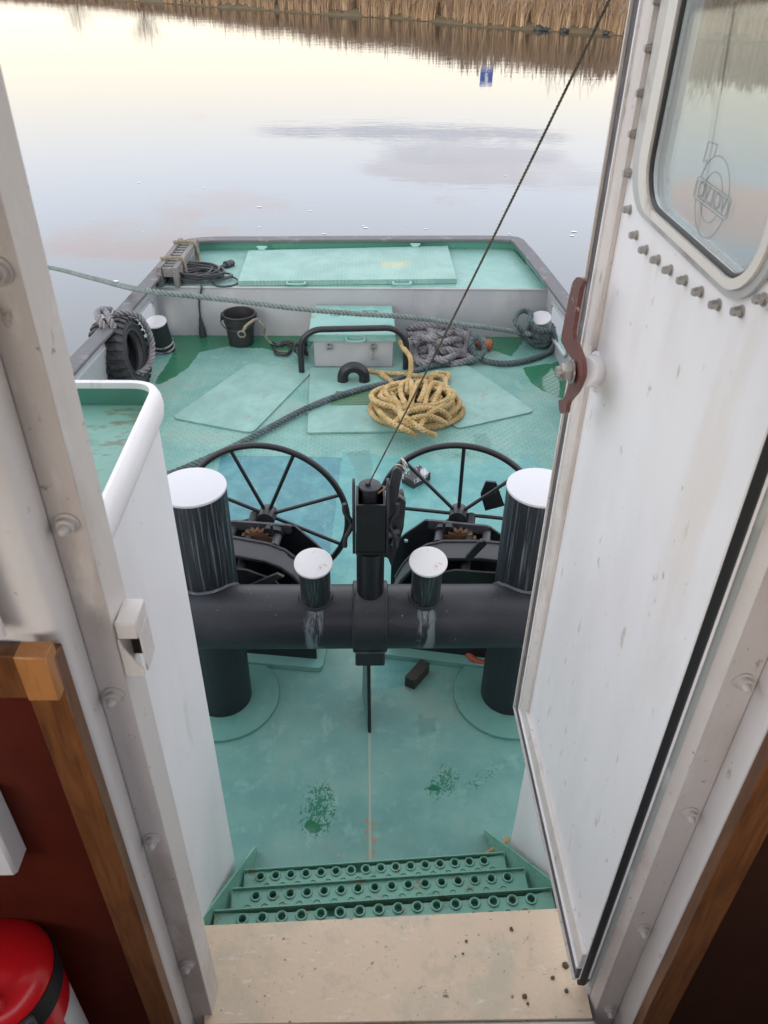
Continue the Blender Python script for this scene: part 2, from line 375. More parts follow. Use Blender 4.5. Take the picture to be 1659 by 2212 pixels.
M['smooth_plate'] = plate_green('smooth_green_plate', 0.0)
M['lid'] = plate_green('locker_lid_paint', 0.0, base=(.18, .375, .335))
M['casing_top'] = paint('casing_top_paint', (.175, .37, .31), .35, [((.11, .25, .17), 4, .48, .62, .7), ((.13, .13, .06), 9, .55, .64, .75, (1, 2.5, 1)), ((.16, .10, .04), 22, .60, .66, .85, (1, 3, 1))], bump=.001)
def ropemat(name, a, b, c, sc1=25):
    t = NT(name); n = t.noise(sc1, 5, .7); k = t.noise(3.5, 3)
    col = t.mix(t.step(n, .35, .65), a, b); col = t.mix(t.math('MULTIPLY', t.step(k, .48, .68), .6), col, c)
    return t.done(col, .85, normal=t.bump(t.noise(180, 3), .0015), spec=.2)
M['rope_dark'] = ropemat('dark_grey_rope_fibre', (.075, .10, .105), (.12, .155, .16), (.05, .065, .07))
M['rope_pale'] = ropemat('sage_grey_rope_fibre', (.135, .17, .165), (.20, .235, .225), (.09, .115, .11))
M['rope_grey'] = ropemat('worn_grey_rope_fibre', (.16, .155, .165), (.26, .25, .265), (.09, .085, .09))
M['rope_tan'] = ropemat('tan_rope_fibre', (.36, .245, .10), (.54, .41, .22), (.24, .155, .06), 14)
M['rope_dirty'] = ropemat('dirty_tan_rope_fibre', (.20, .18, .13), (.28, .25, .18), (.12, .10, .08))
M['cable'] = paint('black_cable_sheath', (.03, .033, .038), .45, bump=0)
M['wire'] = ropemat('steel_wire', (.075, .065, .05), (.14, .125, .095), (.05, .04, .03), 60)

M['disc'] = paint('base_disc_green', (.115, .285, .245), .5, [((.18, .38, .33), 5, .54, .72, .5), ((.07, .20, .17), 9, .56, .7, .5)], bump=.001)
M['green_step'] = paint('green_step_paint', (.18, .41, .325), .42, [((.24, .47, .38), 6, .52, .70, .6), ((.24, .15, .06), 20, .585, .66, .75), ((.045, .16, .11), 9, .55, .7, .6)], bump=.0008, var=.1)
M['black_lit'] = paint('lit_black_steel', (.040, .041, .048), .45, [((.085, .088, .095), 9, .52, .74, .6), ((.015, .015, .018), 6, .55, .7, .5)], bump=.0008, var=.15)  # lit copy of the black: light on the hook arms put into the colour
M['guard'] = paint('grey_black_guard', (.055, .056, .064), .42, [((.10, .10, .11), 9, .52, .74, .5), ((.22, .20, .12), 40, .70, .74, .5)], bump=.0008, var=.1)
M['weld'] = paint('scaly_weld', (.08, .082, .09), .45, [((.26, .26, .27), 25, .55, .66, .7)], bump=.004, bscale=60)
M['cap_stub'] = paint('stub_cap_white', (.62, .61, .62), .5, [((.42, .22, .08), 16, .60, .68, .65), ((.55, .52, .48), 6, .5, .7, .5)], bump=.001, var=.03)
M['panel_dark'] = paint('dark_brown_panel', (.032, .011, .006), .65, [((.05, .016, .008), 2.5, .45, .7, .5)], var=.12, vscale=2.5, spec=.15)
M['wood_block'] = paint('pale_varnished_block', (.40, .17, .055), .3, [((.25, .10, .03), 8, .5, .7, .6, (8, 8, .8))], var=.1)
def deck_mat():
    t = NT('green_deck_paint'); x, y, z = t.sep(t.obj)
    blue, teal, wet, tread, rust, dark, foot = [t.attr(k) for k in ('blue', 'teal', 'wet', 'tread', 'rust', 'dark', 'foot')]
    n1 = t.noise(2.4, 7, .65); n2 = t.noise(9, 7, .7); n3 = t.noise(34, 6, .7); n4 = t.noise(5, 6, .7, loc=(7, 3, 0))
    h = t.math('MULTIPLY', t.treads(.028), t.step(tread, .4, .6))
    c = t.mix(t.step(n1, .35, .68), (.105, .268, .24), (.175, .35, .305))
    c = t.mix(t.math('MULTIPLY', t.step(n2, .52, .70), .55), c, (.225, .42, .37))
    c = t.mix(t.math('MULTIPLY', t.step(n4, .52, .70), .6), c, (.17, .29, .24))
    c = t.mix(t.math('MULTIPLY', t.step(n1, .54, .68), .5), c, (.225, .275, .225))
    jag = t.math('MULTIPLY', t.math('SUBTRACT', t.noise(26, 6, .7, (1, .35, 1)), .5), .55)
    mb = t.step(t.math('ADD', blue, jag), .46, .54); c = t.mix(t.math('MULTIPLY', mb, .82), c, t.mix(t.step(n2, .38, .66), (.028, .145, .19), (.065, .235, .26)))
    mt = t.step(t.math('ADD', teal, jag), .46, .54); c = t.mix(t.math('MULTIPLY', mt, .85), c, t.mix(t.step(n2, .4, .65), (.08, .275, .27), (.13, .335, .31)))
    c = t.mix(t.math('MULTIPLY', t.step(t.math('ADD', n3, t.math('MULTIPLY', rust, .215)), .645, .75), .7), c, t.mix(n2, RUST, (.40, .24, .10)))
    c = t.mix(t.math('MULTIPLY', t.step(t.noise(17, 6, .68, loc=(2, 9, 0)), .66, .70), .7), c, (.33, .31, .18))
    c = t.mix(t.math('MULTIPLY', t.step(t.noise(45, 4, .6, loc=(8, 4, 0)), .70, .73), .7), c, (.04, .07, .06))
    c = t.mix(t.math('MULTIPLY', t.step(t.noise(6, 7, .75, (1.6, .5, 1), loc=(1, 6, 0)), .57, .66), .4), c, (.27, .42, .37))
    c = t.mix(t.math('MULTIPLY', h, .28), c, (.34, .50, .44))  # raised lozenges lightened, wear and relief highlights put into the colour
    seam = t.math('MULTIPLY', t.step(t.math('ABSOLUTE', t.math('SUBTRACT', x, .021)), .009, .003), t.step(y, 2.3, 2.2))
    c = t.mix(t.math('MULTIPLY', seam, .75), c, (.32, .38, .30))
    wn = t.math('MULTIPLY', t.math('SUBTRACT', t.noise(9, 8, .72), .5), 1.15); mw = t.step(t.math('ADD', wet, wn), .47, .51)
    fn = t.noise(75, 3, .55, (1, .7, 1), dist=1.2); mf = t.math('MULTIPLY', t.step(t.math('ADD', t.math('MULTIPLY', foot, .20), fn), .60, .68), t.step(foot, .05, .3))
    mw = t.math('MAXIMUM', mw, t.math('MULTIPLY', mf, .8))
    c = t.mix(t.math('MULTIPLY', mw, .90), c, GREEN_D)
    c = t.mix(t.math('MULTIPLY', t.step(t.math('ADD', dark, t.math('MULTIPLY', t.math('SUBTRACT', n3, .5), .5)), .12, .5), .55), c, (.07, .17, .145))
    rg = t.mixf(mw, t.math('ADD', t.math('MULTIPLY', n2, .2), .38), .10)
    hh = t.math('ADD', t.math('ADD', h, t.math('MULTIPLY', t.noise(40, 4), .12)), t.math('MULTIPLY', seam, .8))
    b = t.bump(t.math('MULTIPLY', hh, t.math('SUBTRACT', 1.0, t.math('MULTIPLY', mw, .6))), .0035)
    return t.done(c, rg, normal=b)
M['deck'] = deck_mat()
M['raised'] = plate_green('raised_deck_tread_plate', .9, .028, base=(.165, .335, .30))

# ------------------------------------------------------------------ world: low evening sun behind thin cloud, and clouds as the water mirrors them
W = bpy.data.worlds.new('World'); sc.world = W; W.use_nodes = True
wt = W.node_tree; wn, wl = wt.nodes, wt.links; bg = wn['Background']
SUN_EL, SUN_AZ = math.radians(16), math.radians(205)   # azimuth from +Y clockwise
sky = wn.new('ShaderNodeTexSky'); sky.sky_type = 'NISHITA'; sky.sun_disc = False; sky.sun_elevation = SUN_EL; sky.sun_rotation = SUN_AZ; sky.air_density = 1.0; sky.dust_density = 2.5; sky.ozone_density = 1.0
class WN(NT):
    def __init__(s): s.t = wt; s.N = wn; s.L = wl; s.tc = wn.new('ShaderNodeTexCoord'); s.obj = s.tc.outputs['Generated']
w = WN(); dx, dy, dz = w.sep(w.obj)
el = dz
def skyc(c): return tuple(c)
# high thin overcast: pale cream low over the horizon, blue grey higher up
over = w.mix(w.step(el, .10, .26), (11.6, 10.4, 8.5), (12.0, 12.9, 14.5))
over = w.mix(w.step(el, .38, .60), over, (9.2, 9.3, 9.8))
over = w.mix(w.step(el, .07, .0), over, (11.0, 9.8, 10.6))
col = w.mix(.86, sky.outputs[0], over)
def mirror_dir(px, py):
    r = ray(px, py).normalized(); return Vector((r.x, r.y, -r.z))
cn = w.noise(3.2, 7, .6, (1, 1, 5)); cn2 = w.noise(11, 6, .65, (1, 1, 5), loc=(3, 1, 2))
for (px, py, ru, rv, cc, am) in ((940, 287, .20, .009, (6.2, 6.4, 7.4), .85), (1020, 330, .13, .016, (7.2, 7.3, 8.3), .7), (1000, 372, .15, .016, (8.2, 7.8, 8.6), .6), (330, 510, .16, .030, (11.4, 9.0, 8.8), .5), (480, 440, .12, .02, (10.8, 9.0, 9.0), .35), (1545, 455, .13, .035, (15.0, 9.5, 7.5), .8), (1150, 375, .12, .02, (8.8, 8.4, 9.4), .5)):
    d = mirror_dir(px, py); a0 = math.atan2(d.x, d.y)
    az = w.math('SUBTRACT', w.math('ARCTAN2', dx, dy), a0); ee = w.math('SUBTRACT', dz, d.z)
    q = w.math('ADD', w.math('POWER', w.math('DIVIDE', az, ru), 2.0), w.math('POWER', w.math('DIVIDE', ee, rv), 2.0))
    m = w.step(w.math('ADD', w.step(q, 1.6, 0.0), w.math('MULTIPLY', w.math('SUBTRACT', w.math('ADD', w.math('MULTIPLY', cn, .6), w.math('MULTIPLY', cn2, .4)), .5), 3.6)), .42, .95)
    col = w.mix(w.math('MULTIPLY', m, am), col, cc)
wl.new(col, bg.inputs['Color']); bg.inputs['Strength'].default_value = .12
sd = bpy.data.lights.new('sun', 'SUN'); sd.energy = .6; sd.angle = math.radians(25); sd.color = (1, .95, .88)
so = bpy.data.objects.new('sun', sd); COL.objects.link(so)
sdir = Vector((math.sin(SUN_AZ)*math.cos(SUN_EL), math.cos(SUN_AZ)*math.cos(SUN_EL), math.sin(SUN_EL)))
so.rotation_euler = (-sdir).to_track_quat('-Z', 'Y').to_euler(); so.location = sdir*50
sc.view_settings.view_transform = 'Standard'; sc.view_settings.look = 'None'; sc.view_settings.exposure = 0.66; sc.view_settings.gamma = 1.0

# ------------------------------------------------------------------ water, bank, reeds
WZ = -.8
def water():
    t = NT('still_river_water'); x, y, z = t.sep(t.obj)
    a = t.noise(1.0, 4, .55, (.5, 1.6, 1)); b = t.noise(1.0, 3, .5, (2.2, 6, 1)); dd = t.noise(.12, 3, .5, (1, 1.5, 1))
    h = t.math('ADD', t.math('MULTIPLY', a, .55), t.math('MULTIPLY', b, .25))
    amp = t.step(y, 18, 48)
    h = t.math('MULTIPLY', h, t.math('ADD', t.math('MULTIPLY', amp, .5), .10))
    h = t.math('MULTIPLY', h, t.math('ADD', .4, dd))
    nrm = t.bump(h, .022)
    t.done((.034, .030, .024), .012, normal=nrm); t.b.inputs['IOR'].default_value = 1.8
    return t.m
mb = MB(); bmesh.ops.create_grid(mb.bm, x_segments=8, y_segments=8, size=1800); bmesh.ops.translate(mb.bm, vec=(0, 0, WZ), verts=mb.bm.verts)
tag(mb.build('water', water(), loc=(0, 0, WZ)), 'calm pale river water mirroring the evening sky behind the boat', None, kind='structure')
shore = [at(*p, z=WZ) for p in ((-260, -40), (0, -15), (280, 2), (520, 19), (740, 35), (900, 44), (1060, 60), (1200, 68), (1330, 75), (1480, 84), (1659, 92))]
shore = [Vector((-160, 95, WZ))]+shore+[Vector((34, 27, WZ)), Vector((60, 20, WZ)), Vector((130, 6, WZ))]
sh = catmull(shore, 1.2)
for i, p in enumerate(sh): p += Vector((0, math.sin(i*1.1)*.14+math.sin(i*.37+1)*.2, 0))
def soil():
    t = NT('bank_soil'); n = t.noise(3, 6, .7); return t.done(t.mix(n, (.035, .028, .018), (.16, .12, .06)), .9, normal=t.bump(n, .03))
mb = MB(); rows = []
for p in sh:
    rows.append([mb.bm.verts.new((p.x+dxy*.15, p.y+dxy, zz)) for dxy, zz in ((-.3, WZ-.3), (.05, WZ+.03), (.6, WZ+.22), (3, WZ+.35), (9, WZ+.4), (60, WZ+.5), (700, WZ+.6))])
for a, b in zip(rows, rows[1:]):
    for k in range(len(a)-1): mb.bm.faces.new((a[k], b[k], b[k+1], a[k+1]))
tag(mb.build('river_bank', soil(), loc=(0, 45, WZ)), 'low dark bank along the far side of the river', None, kind='structure')
def reedmat():
    t = NT('dry_reed_leaf'); c = t.attrc('tint'); t.b.inputs['Subsurface Weight'].default_value = 0
    return t.done(c, .8, spec=.2)
def reeds():
    V, Fc, C = [], [], []
    tints = [(.43, .29, .175), (.36, .24, .145), (.48, .345, .22), (.29, .195, .13), (.40, .28, .20), (.24, .165, .13)]
    arc = [0]
    for a, b in zip(sh, sh[1:]): arc.append(arc[-1]+(b-a).length)
    pts = np.array([list(p) for p in sh]); arc = np.array(arc)
    i0 = min(range(len(sh)), key=lambda i: abs(sh[i].x+34)); i1 = min(range(len(sh)), key=lambda i: abs(sh[i].x-32))
    n = 52000
    for _ in range(n):
        s = arc[i0]+(arc[i1]-arc[i0])*random.random()
        px = np.interp(s, arc, pts[:, 0]); py = np.interp(s, arc, pts[:, 1])
        clump = math.sin(s*.9)+.7*math.sin(s*2.3+1)+.5*math.sin(s*5.1+2)
        dep = random.random()**1.6*5.0; front = .34+.26*clump*.6+.16*math.sin(s*11)+.2*math.sin(s*1.9+.4)
        x, y = px+random.gauss(0, .05), py+front+dep
        hh = float(np.interp(x, [-30, -16, -9, -2, 6], [.32, .42, .68, 1.12, 1.5]))*(1+.13*clump*.5)*random.uniform(.62, 1.16)*(0.80+.12*min(dep, 2))
        if random.random() < .05: hh *= 1.22
        gap = math.sin(s*3.7+.6)+math.sin(s*1.3)
        if gap > 1.45 and dep < 1.2: continue
        wd = random.uniform(.010, .022); ln = random.gauss(0, .13); lf = random.gauss(-.04, .10)-(.22 if dep < .3 else 0)*random.random()
        z0 = WZ+.02+min(dep, .6)*.25
        if random.random() < .05: lf = -random.uniform(.25, .7); hh *= .8
        tc = tints[min(5, int(abs(random.gauss(0, 1.6)+.5*clump+1.2)) % 6)]; k = random.uniform(.72, 1.15)
        o = len(V); ang = random.uniform(-.7, .7); cw, sw = math.cos(ang)*wd, math.sin(ang)*wd
        for f, wf in ((0, 1), (.5, .9), (.82, .6), (1, .12)):
            bend = f*f; cx_, cy_, cz_ = x+ln*hh*bend, y+lf*hh*bend, z0+hh*f
            V += [(cx_-cw*wf, cy_-sw*wf, cz_), (cx_+cw*wf, cy_+sw*wf, cz_)]; C += [(tc[0]*k, tc[1]*k, tc[2]*k, 1)]*2
        Fc += [(o, o+1, o+3, o+2), (o+2, o+3, o+5, o+4), (o+4, o+5, o+7, o+6)]
        if random.random() < .22:   # seed plume
            px_, py_, pz_ = x+ln*hh, y+lf*hh, z0+hh; o = len(V)
            V += [(px_-.02, py_, pz_-.1), (px_+.04, py_, pz_-.08), (px_+.07, py_, pz_+.10), (px_+.01, py_, pz_+.14)]; Fc.append((o, o+1, o+2, o+3)); C += [(.24*k, .17*k, .13*k, 1)]*4
    me = bpy.data.meshes.new('reed_bed'); me.from_pydata(V, [], Fc); ca = me.color_attributes.new('tint', 'FLOAT_COLOR', 'POINT')
    ca.data.foreach_set('color', np.array(C, dtype=np.float32).ravel()); me.materials.append(reedmat())
    o = bpy.data.objects.new('reed_bed', me); COL.objects.link(o)
    tag(o, 'dense straw coloured dry reeds standing along the far waterline', 'reeds', kind='stuff')
reeds()
M['bark'] = paint('grey_brown_bark', (.11, .075, .055), .85, bump=.004)
def bare_tree(p, h, spread, label, seed, trunk=.07, nb=16, straight=False):
    rnd = random.Random(seed); t = thing('bare_tree', label, 'tree', p, 'bare shrubs and trees on the far bank'); p = Vector(p)
    a = MB(); th = h*(.38 if straight else .2)
    a.tube([p, p+Vector((.02, 0, th*.5)), p+Vector((0, 0, th))], trunk, 7, radii=[trunk, trunk*.85, trunk*.75]); a.build('trunk', M['bark'], t)
    b = MB()
    for i in range(nb):
        q = rnd.uniform(0, 2*PI); f = rnd.uniform(.15, 1); s0 = p+Vector((0, 0, th*rnd.uniform(.75, .98)))
        e = p+Vector((math.cos(q)*spread*f*.5, math.sin(q)*spread*f*.5, h*rnd.uniform(.78, 1.0)*(1.0-.25*f)))
        m = s0.lerp(e, .5)+Vector((math.cos(q)*.12*spread*f, math.sin(q)*.1*spread*f, -.05*h))
        pts = catmull([s0, m, e], .15); b.tube(pts, .02, 4, radii=[max(.006, trunk*.36*(1-k/len(pts))) for k in range(len(pts))])
        for _ in range(5):
            k = rnd.randint(len(pts)//3, len(pts)-1); g = pts[k]; e2 = g+Vector((rnd.uniform(-.22, .22)*spread, rnd.uniform(-.2, .2)*spread, rnd.uniform(.08, .3)*h))
            b.tube([g, g.lerp(e2, .5)+Vector((0, 0, -.03)), e2], .008, 3)
    b.build('crown', M['bark'], t)
def onshore(px, py, back=.5): q = at(px, py, z=WZ); return Vector((q.x, q.y+back, WZ+.15))
bare_tree(onshore(302, 3, .5), 2.1, 2.0, 'pollarded bare tree with a fan of thin branches at the left end of the reeds', 3, .05, 22, True)
for k, (px, py, h, s_) in enumerate(((985, 50, 2.0, 1.5), (1130, 62, 1.9, 1.6), (1010, 52, 2.1, .9), (1215, 68, 2.3, 1.7), (1300, 72, 2.3, 1.8), (880, 42, 1.6, 1.4), (150, 2, 1.5, 2.2), (1420, 80, 2.4, 2.0), (1560, 88, 2.5, 2.2))):
    bare_tree(onshore(px, py, 1.4), h, s_, 'leafless twiggy shrub standing among the reeds of the far bank', 20+k, .03, 14)
def sign():
    q = onshore(1062, 60, .5); t = thing('board_sign', 'blue board sign with a white zigzag on two thin white posts in the reeds', 'sign', q)
    wpost = paint('sign_post_white', (.7, .7, .68), .5); bl = paint('sign_blue', (.02, .09, .42), .4, var=.03)
    for sx in (-.27, .27): MB().cyl(q+Vector((sx, 0, -.2)), q+Vector((sx, 0, 1.75)), .022, n=10).build('post', wpost, t)
    MB().bb(q.x-.31, q.x+.31, q.y-.03, q.y, q.z+1.56, q.z+2.32, .01).build('board', bl, t)
    MB().bb(q.x-.31, q.x+.31, q.y-.036, q.y-.031, q.z+1.50, q.z+1.60).build('band', wpost, t)
    zz = [(.02, .30), (.12, .26), (.04, .06), (.12, .03), (-.06, -.30), (-.02, -.08), (-.11, -.04)]
    MB().prism([(q.x+u, q.z+1.98+v) for u, v in zz], XZ(q.y-.031), 0, -.005).build('zigzag', wpost, t)
sign()
stone = paint('wet_stone', (.03, .032, .035), .35, bump=.01)
for k, (px, py, r) in enumerate(((1055, 58, .22), (1076, 59, .16), (1165, 66, .26), (1180, 67, .18), (1010, 52, .16), (740, 33, .2), (1220, 70, .2), (1310, 75, .17))):
    q = at(px, py, z=WZ); b = bmesh.new(); bmesh.ops.create_icosphere(b, subdivisions=2, radius=r)
    for v in b.verts: v.co *= random.uniform(.8, 1.15); v.co.z *= .7
    m = MB(); m._merge(b, Matrix.Translation((q.x, q.y+.1, WZ+.04)))
    tag(m.build('bank_stone', stone), 'small dark wet stone at the foot of the reeds on the far bank', 'stone', 'stones along the far waterline')
mb = MB()
foam = [(790, 492, .055), (785, 488, .03), (920, 494, .03), (1100, 505, .03), (1088, 452, .03), (1092, 380, .03), (420, 520, .07), (440, 405, .03), (300, 395, .035), (250, 607, .05), (700, 505, .04), (1236, 509, .05), (1240, 500, .06), (560, 447, .06), (670, 455, .03), (560, 490, .03), (600, 512, .03)]
for _ in range(20): foam.append((random.uniform(120, 1250), random.uniform(380, 505), random.uniform(.006, .014)))
for px, py, r in foam:
    q = at(px, py, z=WZ+.006); mb.sph(q, r*.8, 4, (1.0, .4, .08))
M['foam'] = paint('foam_fleck', (.8, .8, .82), .6, bump=0)
tag(mb.build('foam_flecks', M['foam']), 'tiny white flecks of foam floating on the river', 'foam', kind='stuff')
# ------------------------------------------------------------------ main deck with its paint layers
def poly_sd(P, X, Y):
    """signed distance (inside positive) of grid points to a polygon"""
    P = np.array(P); d = np.full(X.shape, 1e9); ins = np.zeros(X.shape, bool)
    for i in range(len(P)):
        a, b = P[i-1], P[i]; e = b-a; t = np.clip(((X-a[0])*e[0]+(Y-a[1])*e[1])/(e@e+1e-12), 0, 1)
        d = np.minimum(d, np.hypot(X-a[0]-t*e[0], Y-a[1]-t*e[1]))
        c = ((a[1] > Y) != (b[1] > Y)) & (X < (b[0]-a[0])*(Y-a[1])/(b[1]-a[1]+1e-12)+a[0]); ins ^= c
    return np.where(ins, d, -d)
def P0(L): return [tuple(at(x, y, z=0)[:2]) for x, y in L]
def deck():
    xs = np.arange(-1.92, 1.9201, .016); ys = np.arange(.9, 6.44, .016); X, Y = np.meshgrid(xs, ys); Z = np.zeros_like(X)
    verts = np.stack([X.ravel(), Y.ravel(), Z.ravel()], 1); nx, ny = len(xs), len(ys)
    i = (np.arange(ny-1)[:, None]*nx+np.arange(nx-1)[None, :]).ravel(); faces = np.stack([i, i+1, i+1+nx, i+nx], 1)
    me = bpy.data.meshes.new('deck'); me.from_pydata(verts.tolist(), [], faces.tolist())
    A = {}
    sm = lambda P, w: smoothstep(-w, w, poly_sd(P0(P), X, Y))
    A['blue'] = np.maximum(sm([(478, 984), (632, 985), (800, 990), (806, 1012), (760, 1150), (752, 1240), (716, 1268), (470, 1290), (440, 1150)], .03), .62*sm([(800, 1000), (900, 1015), (1110, 1000), (1130, 1080), (1030, 1110), (760, 1250)], .10))
    A['teal'] = np.maximum(sm([(740, 975), (860, 985), (1010, 1005), (1150, 985), (1200, 1040), (1190, 1290), (700, 1300)], .05), .9*sm([(806, 1400), (905, 1395), (900, 1440), (880, 1480), (810, 1500)], .04))
    A['wet'] = np.maximum.reduce([sm([(370, 725), (690, 722), (668, 752), (625, 762), (560, 752), (490, 748), (430, 762), (400, 800), (345, 830), (330, 830), (372, 770)], .05),
        sm([(1045, 722), (1155, 722), (1130, 738), (1105, 770), (1060, 755)], .05), 1.0*sm([(656, 1778), (672, 1770), (692, 1782), (694, 1796), (672, 1800), (660, 1790)], .02), 1.0*sm([(922, 1704), (938, 1694), (956, 1704), (940, 1712)], .015), sm([(1130, 795), (1190, 785), (1240, 770), (1240, 870), (1180, 848), (1150, 830)], .05),
        .95*sm([(720, 846), (800, 842), (810, 872), (720, 874)], .03),         .8*sm([(848, 1408), (1100, 1408), (1100, 1422), (880, 1420)], .03)])
    A['foot'] = np.maximum(sm([(672, 1705), (700, 1690), (722, 1725), (715, 1780), (690, 1800), (655, 1790), (660, 1740)], .05), .95*sm([(925, 1700), (958, 1660), (985, 1665), (980, 1705), (940, 1722)], .05))
    A['foot'] = np.maximum(A['foot'], .35*sm([(1000, 1690), (1060, 1655), (1090, 1640), (1080, 1670), (1020, 1720)], .05))
    A['tread'] = smoothstep(4.27, 4.30, Y)*(1-sm([(478, 984), (1120, 990), (1120, 1100), (400, 1100)], .01))
    A['rust'] = np.maximum.reduce([1.0*sm([(784, 1768), (814, 1766), (812, 1875), (788, 1875)], .02), .35*smoothstep(4.2, 4.8, Y), .5*sm([(540, 1720), (560, 1715), (555, 1745), (540, 1745)], .03), .8*sm([(520, 720), (545, 728), (540, 740), (500, 740)], .05)])
    q = at(918, 1565, z=0); ang = np.arctan2(Y-q.y, X-q.x); r = np.hypot(X-q.x, Y-q.y)
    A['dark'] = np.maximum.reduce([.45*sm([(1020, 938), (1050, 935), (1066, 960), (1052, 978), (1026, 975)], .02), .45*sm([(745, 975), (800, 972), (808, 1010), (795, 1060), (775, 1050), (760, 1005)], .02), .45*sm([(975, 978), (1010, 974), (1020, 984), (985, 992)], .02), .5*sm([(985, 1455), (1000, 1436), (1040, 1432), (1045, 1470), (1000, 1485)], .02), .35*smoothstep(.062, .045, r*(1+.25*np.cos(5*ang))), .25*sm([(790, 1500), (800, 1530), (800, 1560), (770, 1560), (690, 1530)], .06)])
    for k, v in A.items():
        a = me.attributes.new(k, 'FLOAT', 'POINT'); a.data.foreach_set('value', v.astype(np.float32).ravel())
    me.materials.append(M['deck']); o = bpy.data.objects.new('deck', me); COL.objects.link(o)
    tag(o, 'sea green painted steel aft deck with wet patches and blue repainted areas', None, kind='structure')
deck()

# ------------------------------------------------------------------ raised after deck, bulkhead, bulwark
ZR = .425; YB = 6.40; ZCAP = .515
capL = [at(*p, z=ZCAP) for p in ((60, 905), (150, 797), (250, 690), (330, 601), (383, 541))]
capC = [at(*p, z=ZCAP) for p in ((400, 525), (430, 519), (600, 516.5), (760, 515.5), (930, 515), (1090, 515.5), (1112, 517), (1130, 533))]
capR = [at(*p, z=ZCAP) for p in ((1165, 575), (1215, 640), (1262, 703), (1330, 795), (1400, 890))]
capR[-1] = Vector((capR[-1].x, max(capR[-1].y, 3.2), ZCAP))
capline = catmull(capL+capC+capR, .06)
XL = lambda y: np.interp(y, [p.y for p in capL+capC[:1]], [p.x for p in capL+capC[:1]])
XR = lambda y: np.interp(y, [p.y for p in capR[::-1]+capC[-1:]], [p.x for p in capR[::-1]+capC[-1:]])
bw = thing('bulwark', 'grey bulwark with a black rubber cap rail running round the stern', 'bulwark', (0, 6, 0))
def capstrip():
    mb = MB(); bm = mb.bm; prof = [(-.058, -.012), (-.058, .004), (-.053, .010), (.053, .010), (.058, .004), (.058, -.012)]; rows = []
    n = len(capline)
    for i, p in enumerate(capline):
        t = capline[min(i+1, n-1)]-capline[max(i-1, 0)]; t.z = 0; t.normalize(); o = Vector((-t.y, t.x, 0))
        rows.append([bm.verts.new(p+o*a+Vector((0, 0, b))) for a, b in prof])
    for a, b in zip(rows, rows[1:]):
        for k in range(len(prof)): q = (k+1) % len(prof); bm.faces.new((a[k], a[q], b[q], b[k]))
    return mb
capstrip().build('cap_rail', M['cap_rail'], bw)
def bot(p):   # foot of the bulwark plate below a cap point (plates lean inboard at the top)
    f = 1.085 if p.y < 6.6 else 1.06
    return Vector((p.x*f, p.y+(.02 if p.y < 6.8 else .05), 0))
def side(name, cap, mat, y0, y1, hole=None, zlo=0.0):
    """leaning plate between y0 and y1, s along y and v up"""
    mb = MB(); xs = (lambda y: XL(y)) if cap == 'L' else (lambda y: XR(y))
    sg = -1 if cap == 'L' else 1
    def mp(u, v, w): return Vector((xs(u)*(1.02-.02*v/.5)+sg*w, u, v))
    N = 14; outer = [(y0+(y1-y0)*k/N, zlo) for k in range(N+1)]+[(y1-(y1-y0)*k/N, .503) for k in range(N+1)]
    mb.prism(outer, mp, 0, .012, [hole] if hole else [])
    o = mb.build(name, mat, bw)
    if hole:
        rim = MB(); rim.tube([mp(u, v, -.004) for u, v in hole], .014, 8, closed=True); rim.build('port_rim', M['grey'], o)
    return o
side('side_plate', 'L', M['grey'], 3.4, YB, rrect(5.80, 6.28, .11, .38, .1))
side('side_plate', 'R', M['grey'], 3.4, YB, rrect(5.72, 6.26, .10, .38, .1))
yst = capC[3].y
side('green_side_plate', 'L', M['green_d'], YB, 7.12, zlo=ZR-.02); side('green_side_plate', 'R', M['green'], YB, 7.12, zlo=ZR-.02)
mb = MB(); bm = mb.bm; prev = None
cl = [p for p in capline if p.y > 7.08]
for p in cl:
    q = Vector((p.x*1.0, p.y, 0)); cen = Vector((0, 6.0, 0)); out = (q-cen).normalized()
    r = [bm.verts.new(q+out*.0+Vector((0, 0, ZR-.02))), bm.verts.new(q+Vector((0, 0, .503))), bm.verts.new(q+out*.02+Vector((0, 0, .503))), bm.verts.new(q+out*.02+Vector((0, 0, -.02)))]
    if prev:
        for k in range(3): bm.faces.new((prev[k], r[k], r[k+1], prev[k+1]))
    prev = r
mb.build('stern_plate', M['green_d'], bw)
mb = MB(); bm = mb.bm; prev = None    # outer hull plating down into the water
for p in capline:
    q = Vector((p.x*1.016, p.y+(.03 if p.y > 7 else 0), 0)); r = [bm.verts.new(q+Vector((0, 0, -.01))), bm.verts.new(q*1.0+Vector((0, 0, -1.2)))]
    if prev: bm.faces.new((prev[0], r[0], r[1], prev[1]))
    prev = r
hullm = paint('dark_hull_paint', (.03, .032, .036), .4); mb2 = mb; mb2.build('hull_plating', hullm, bw)
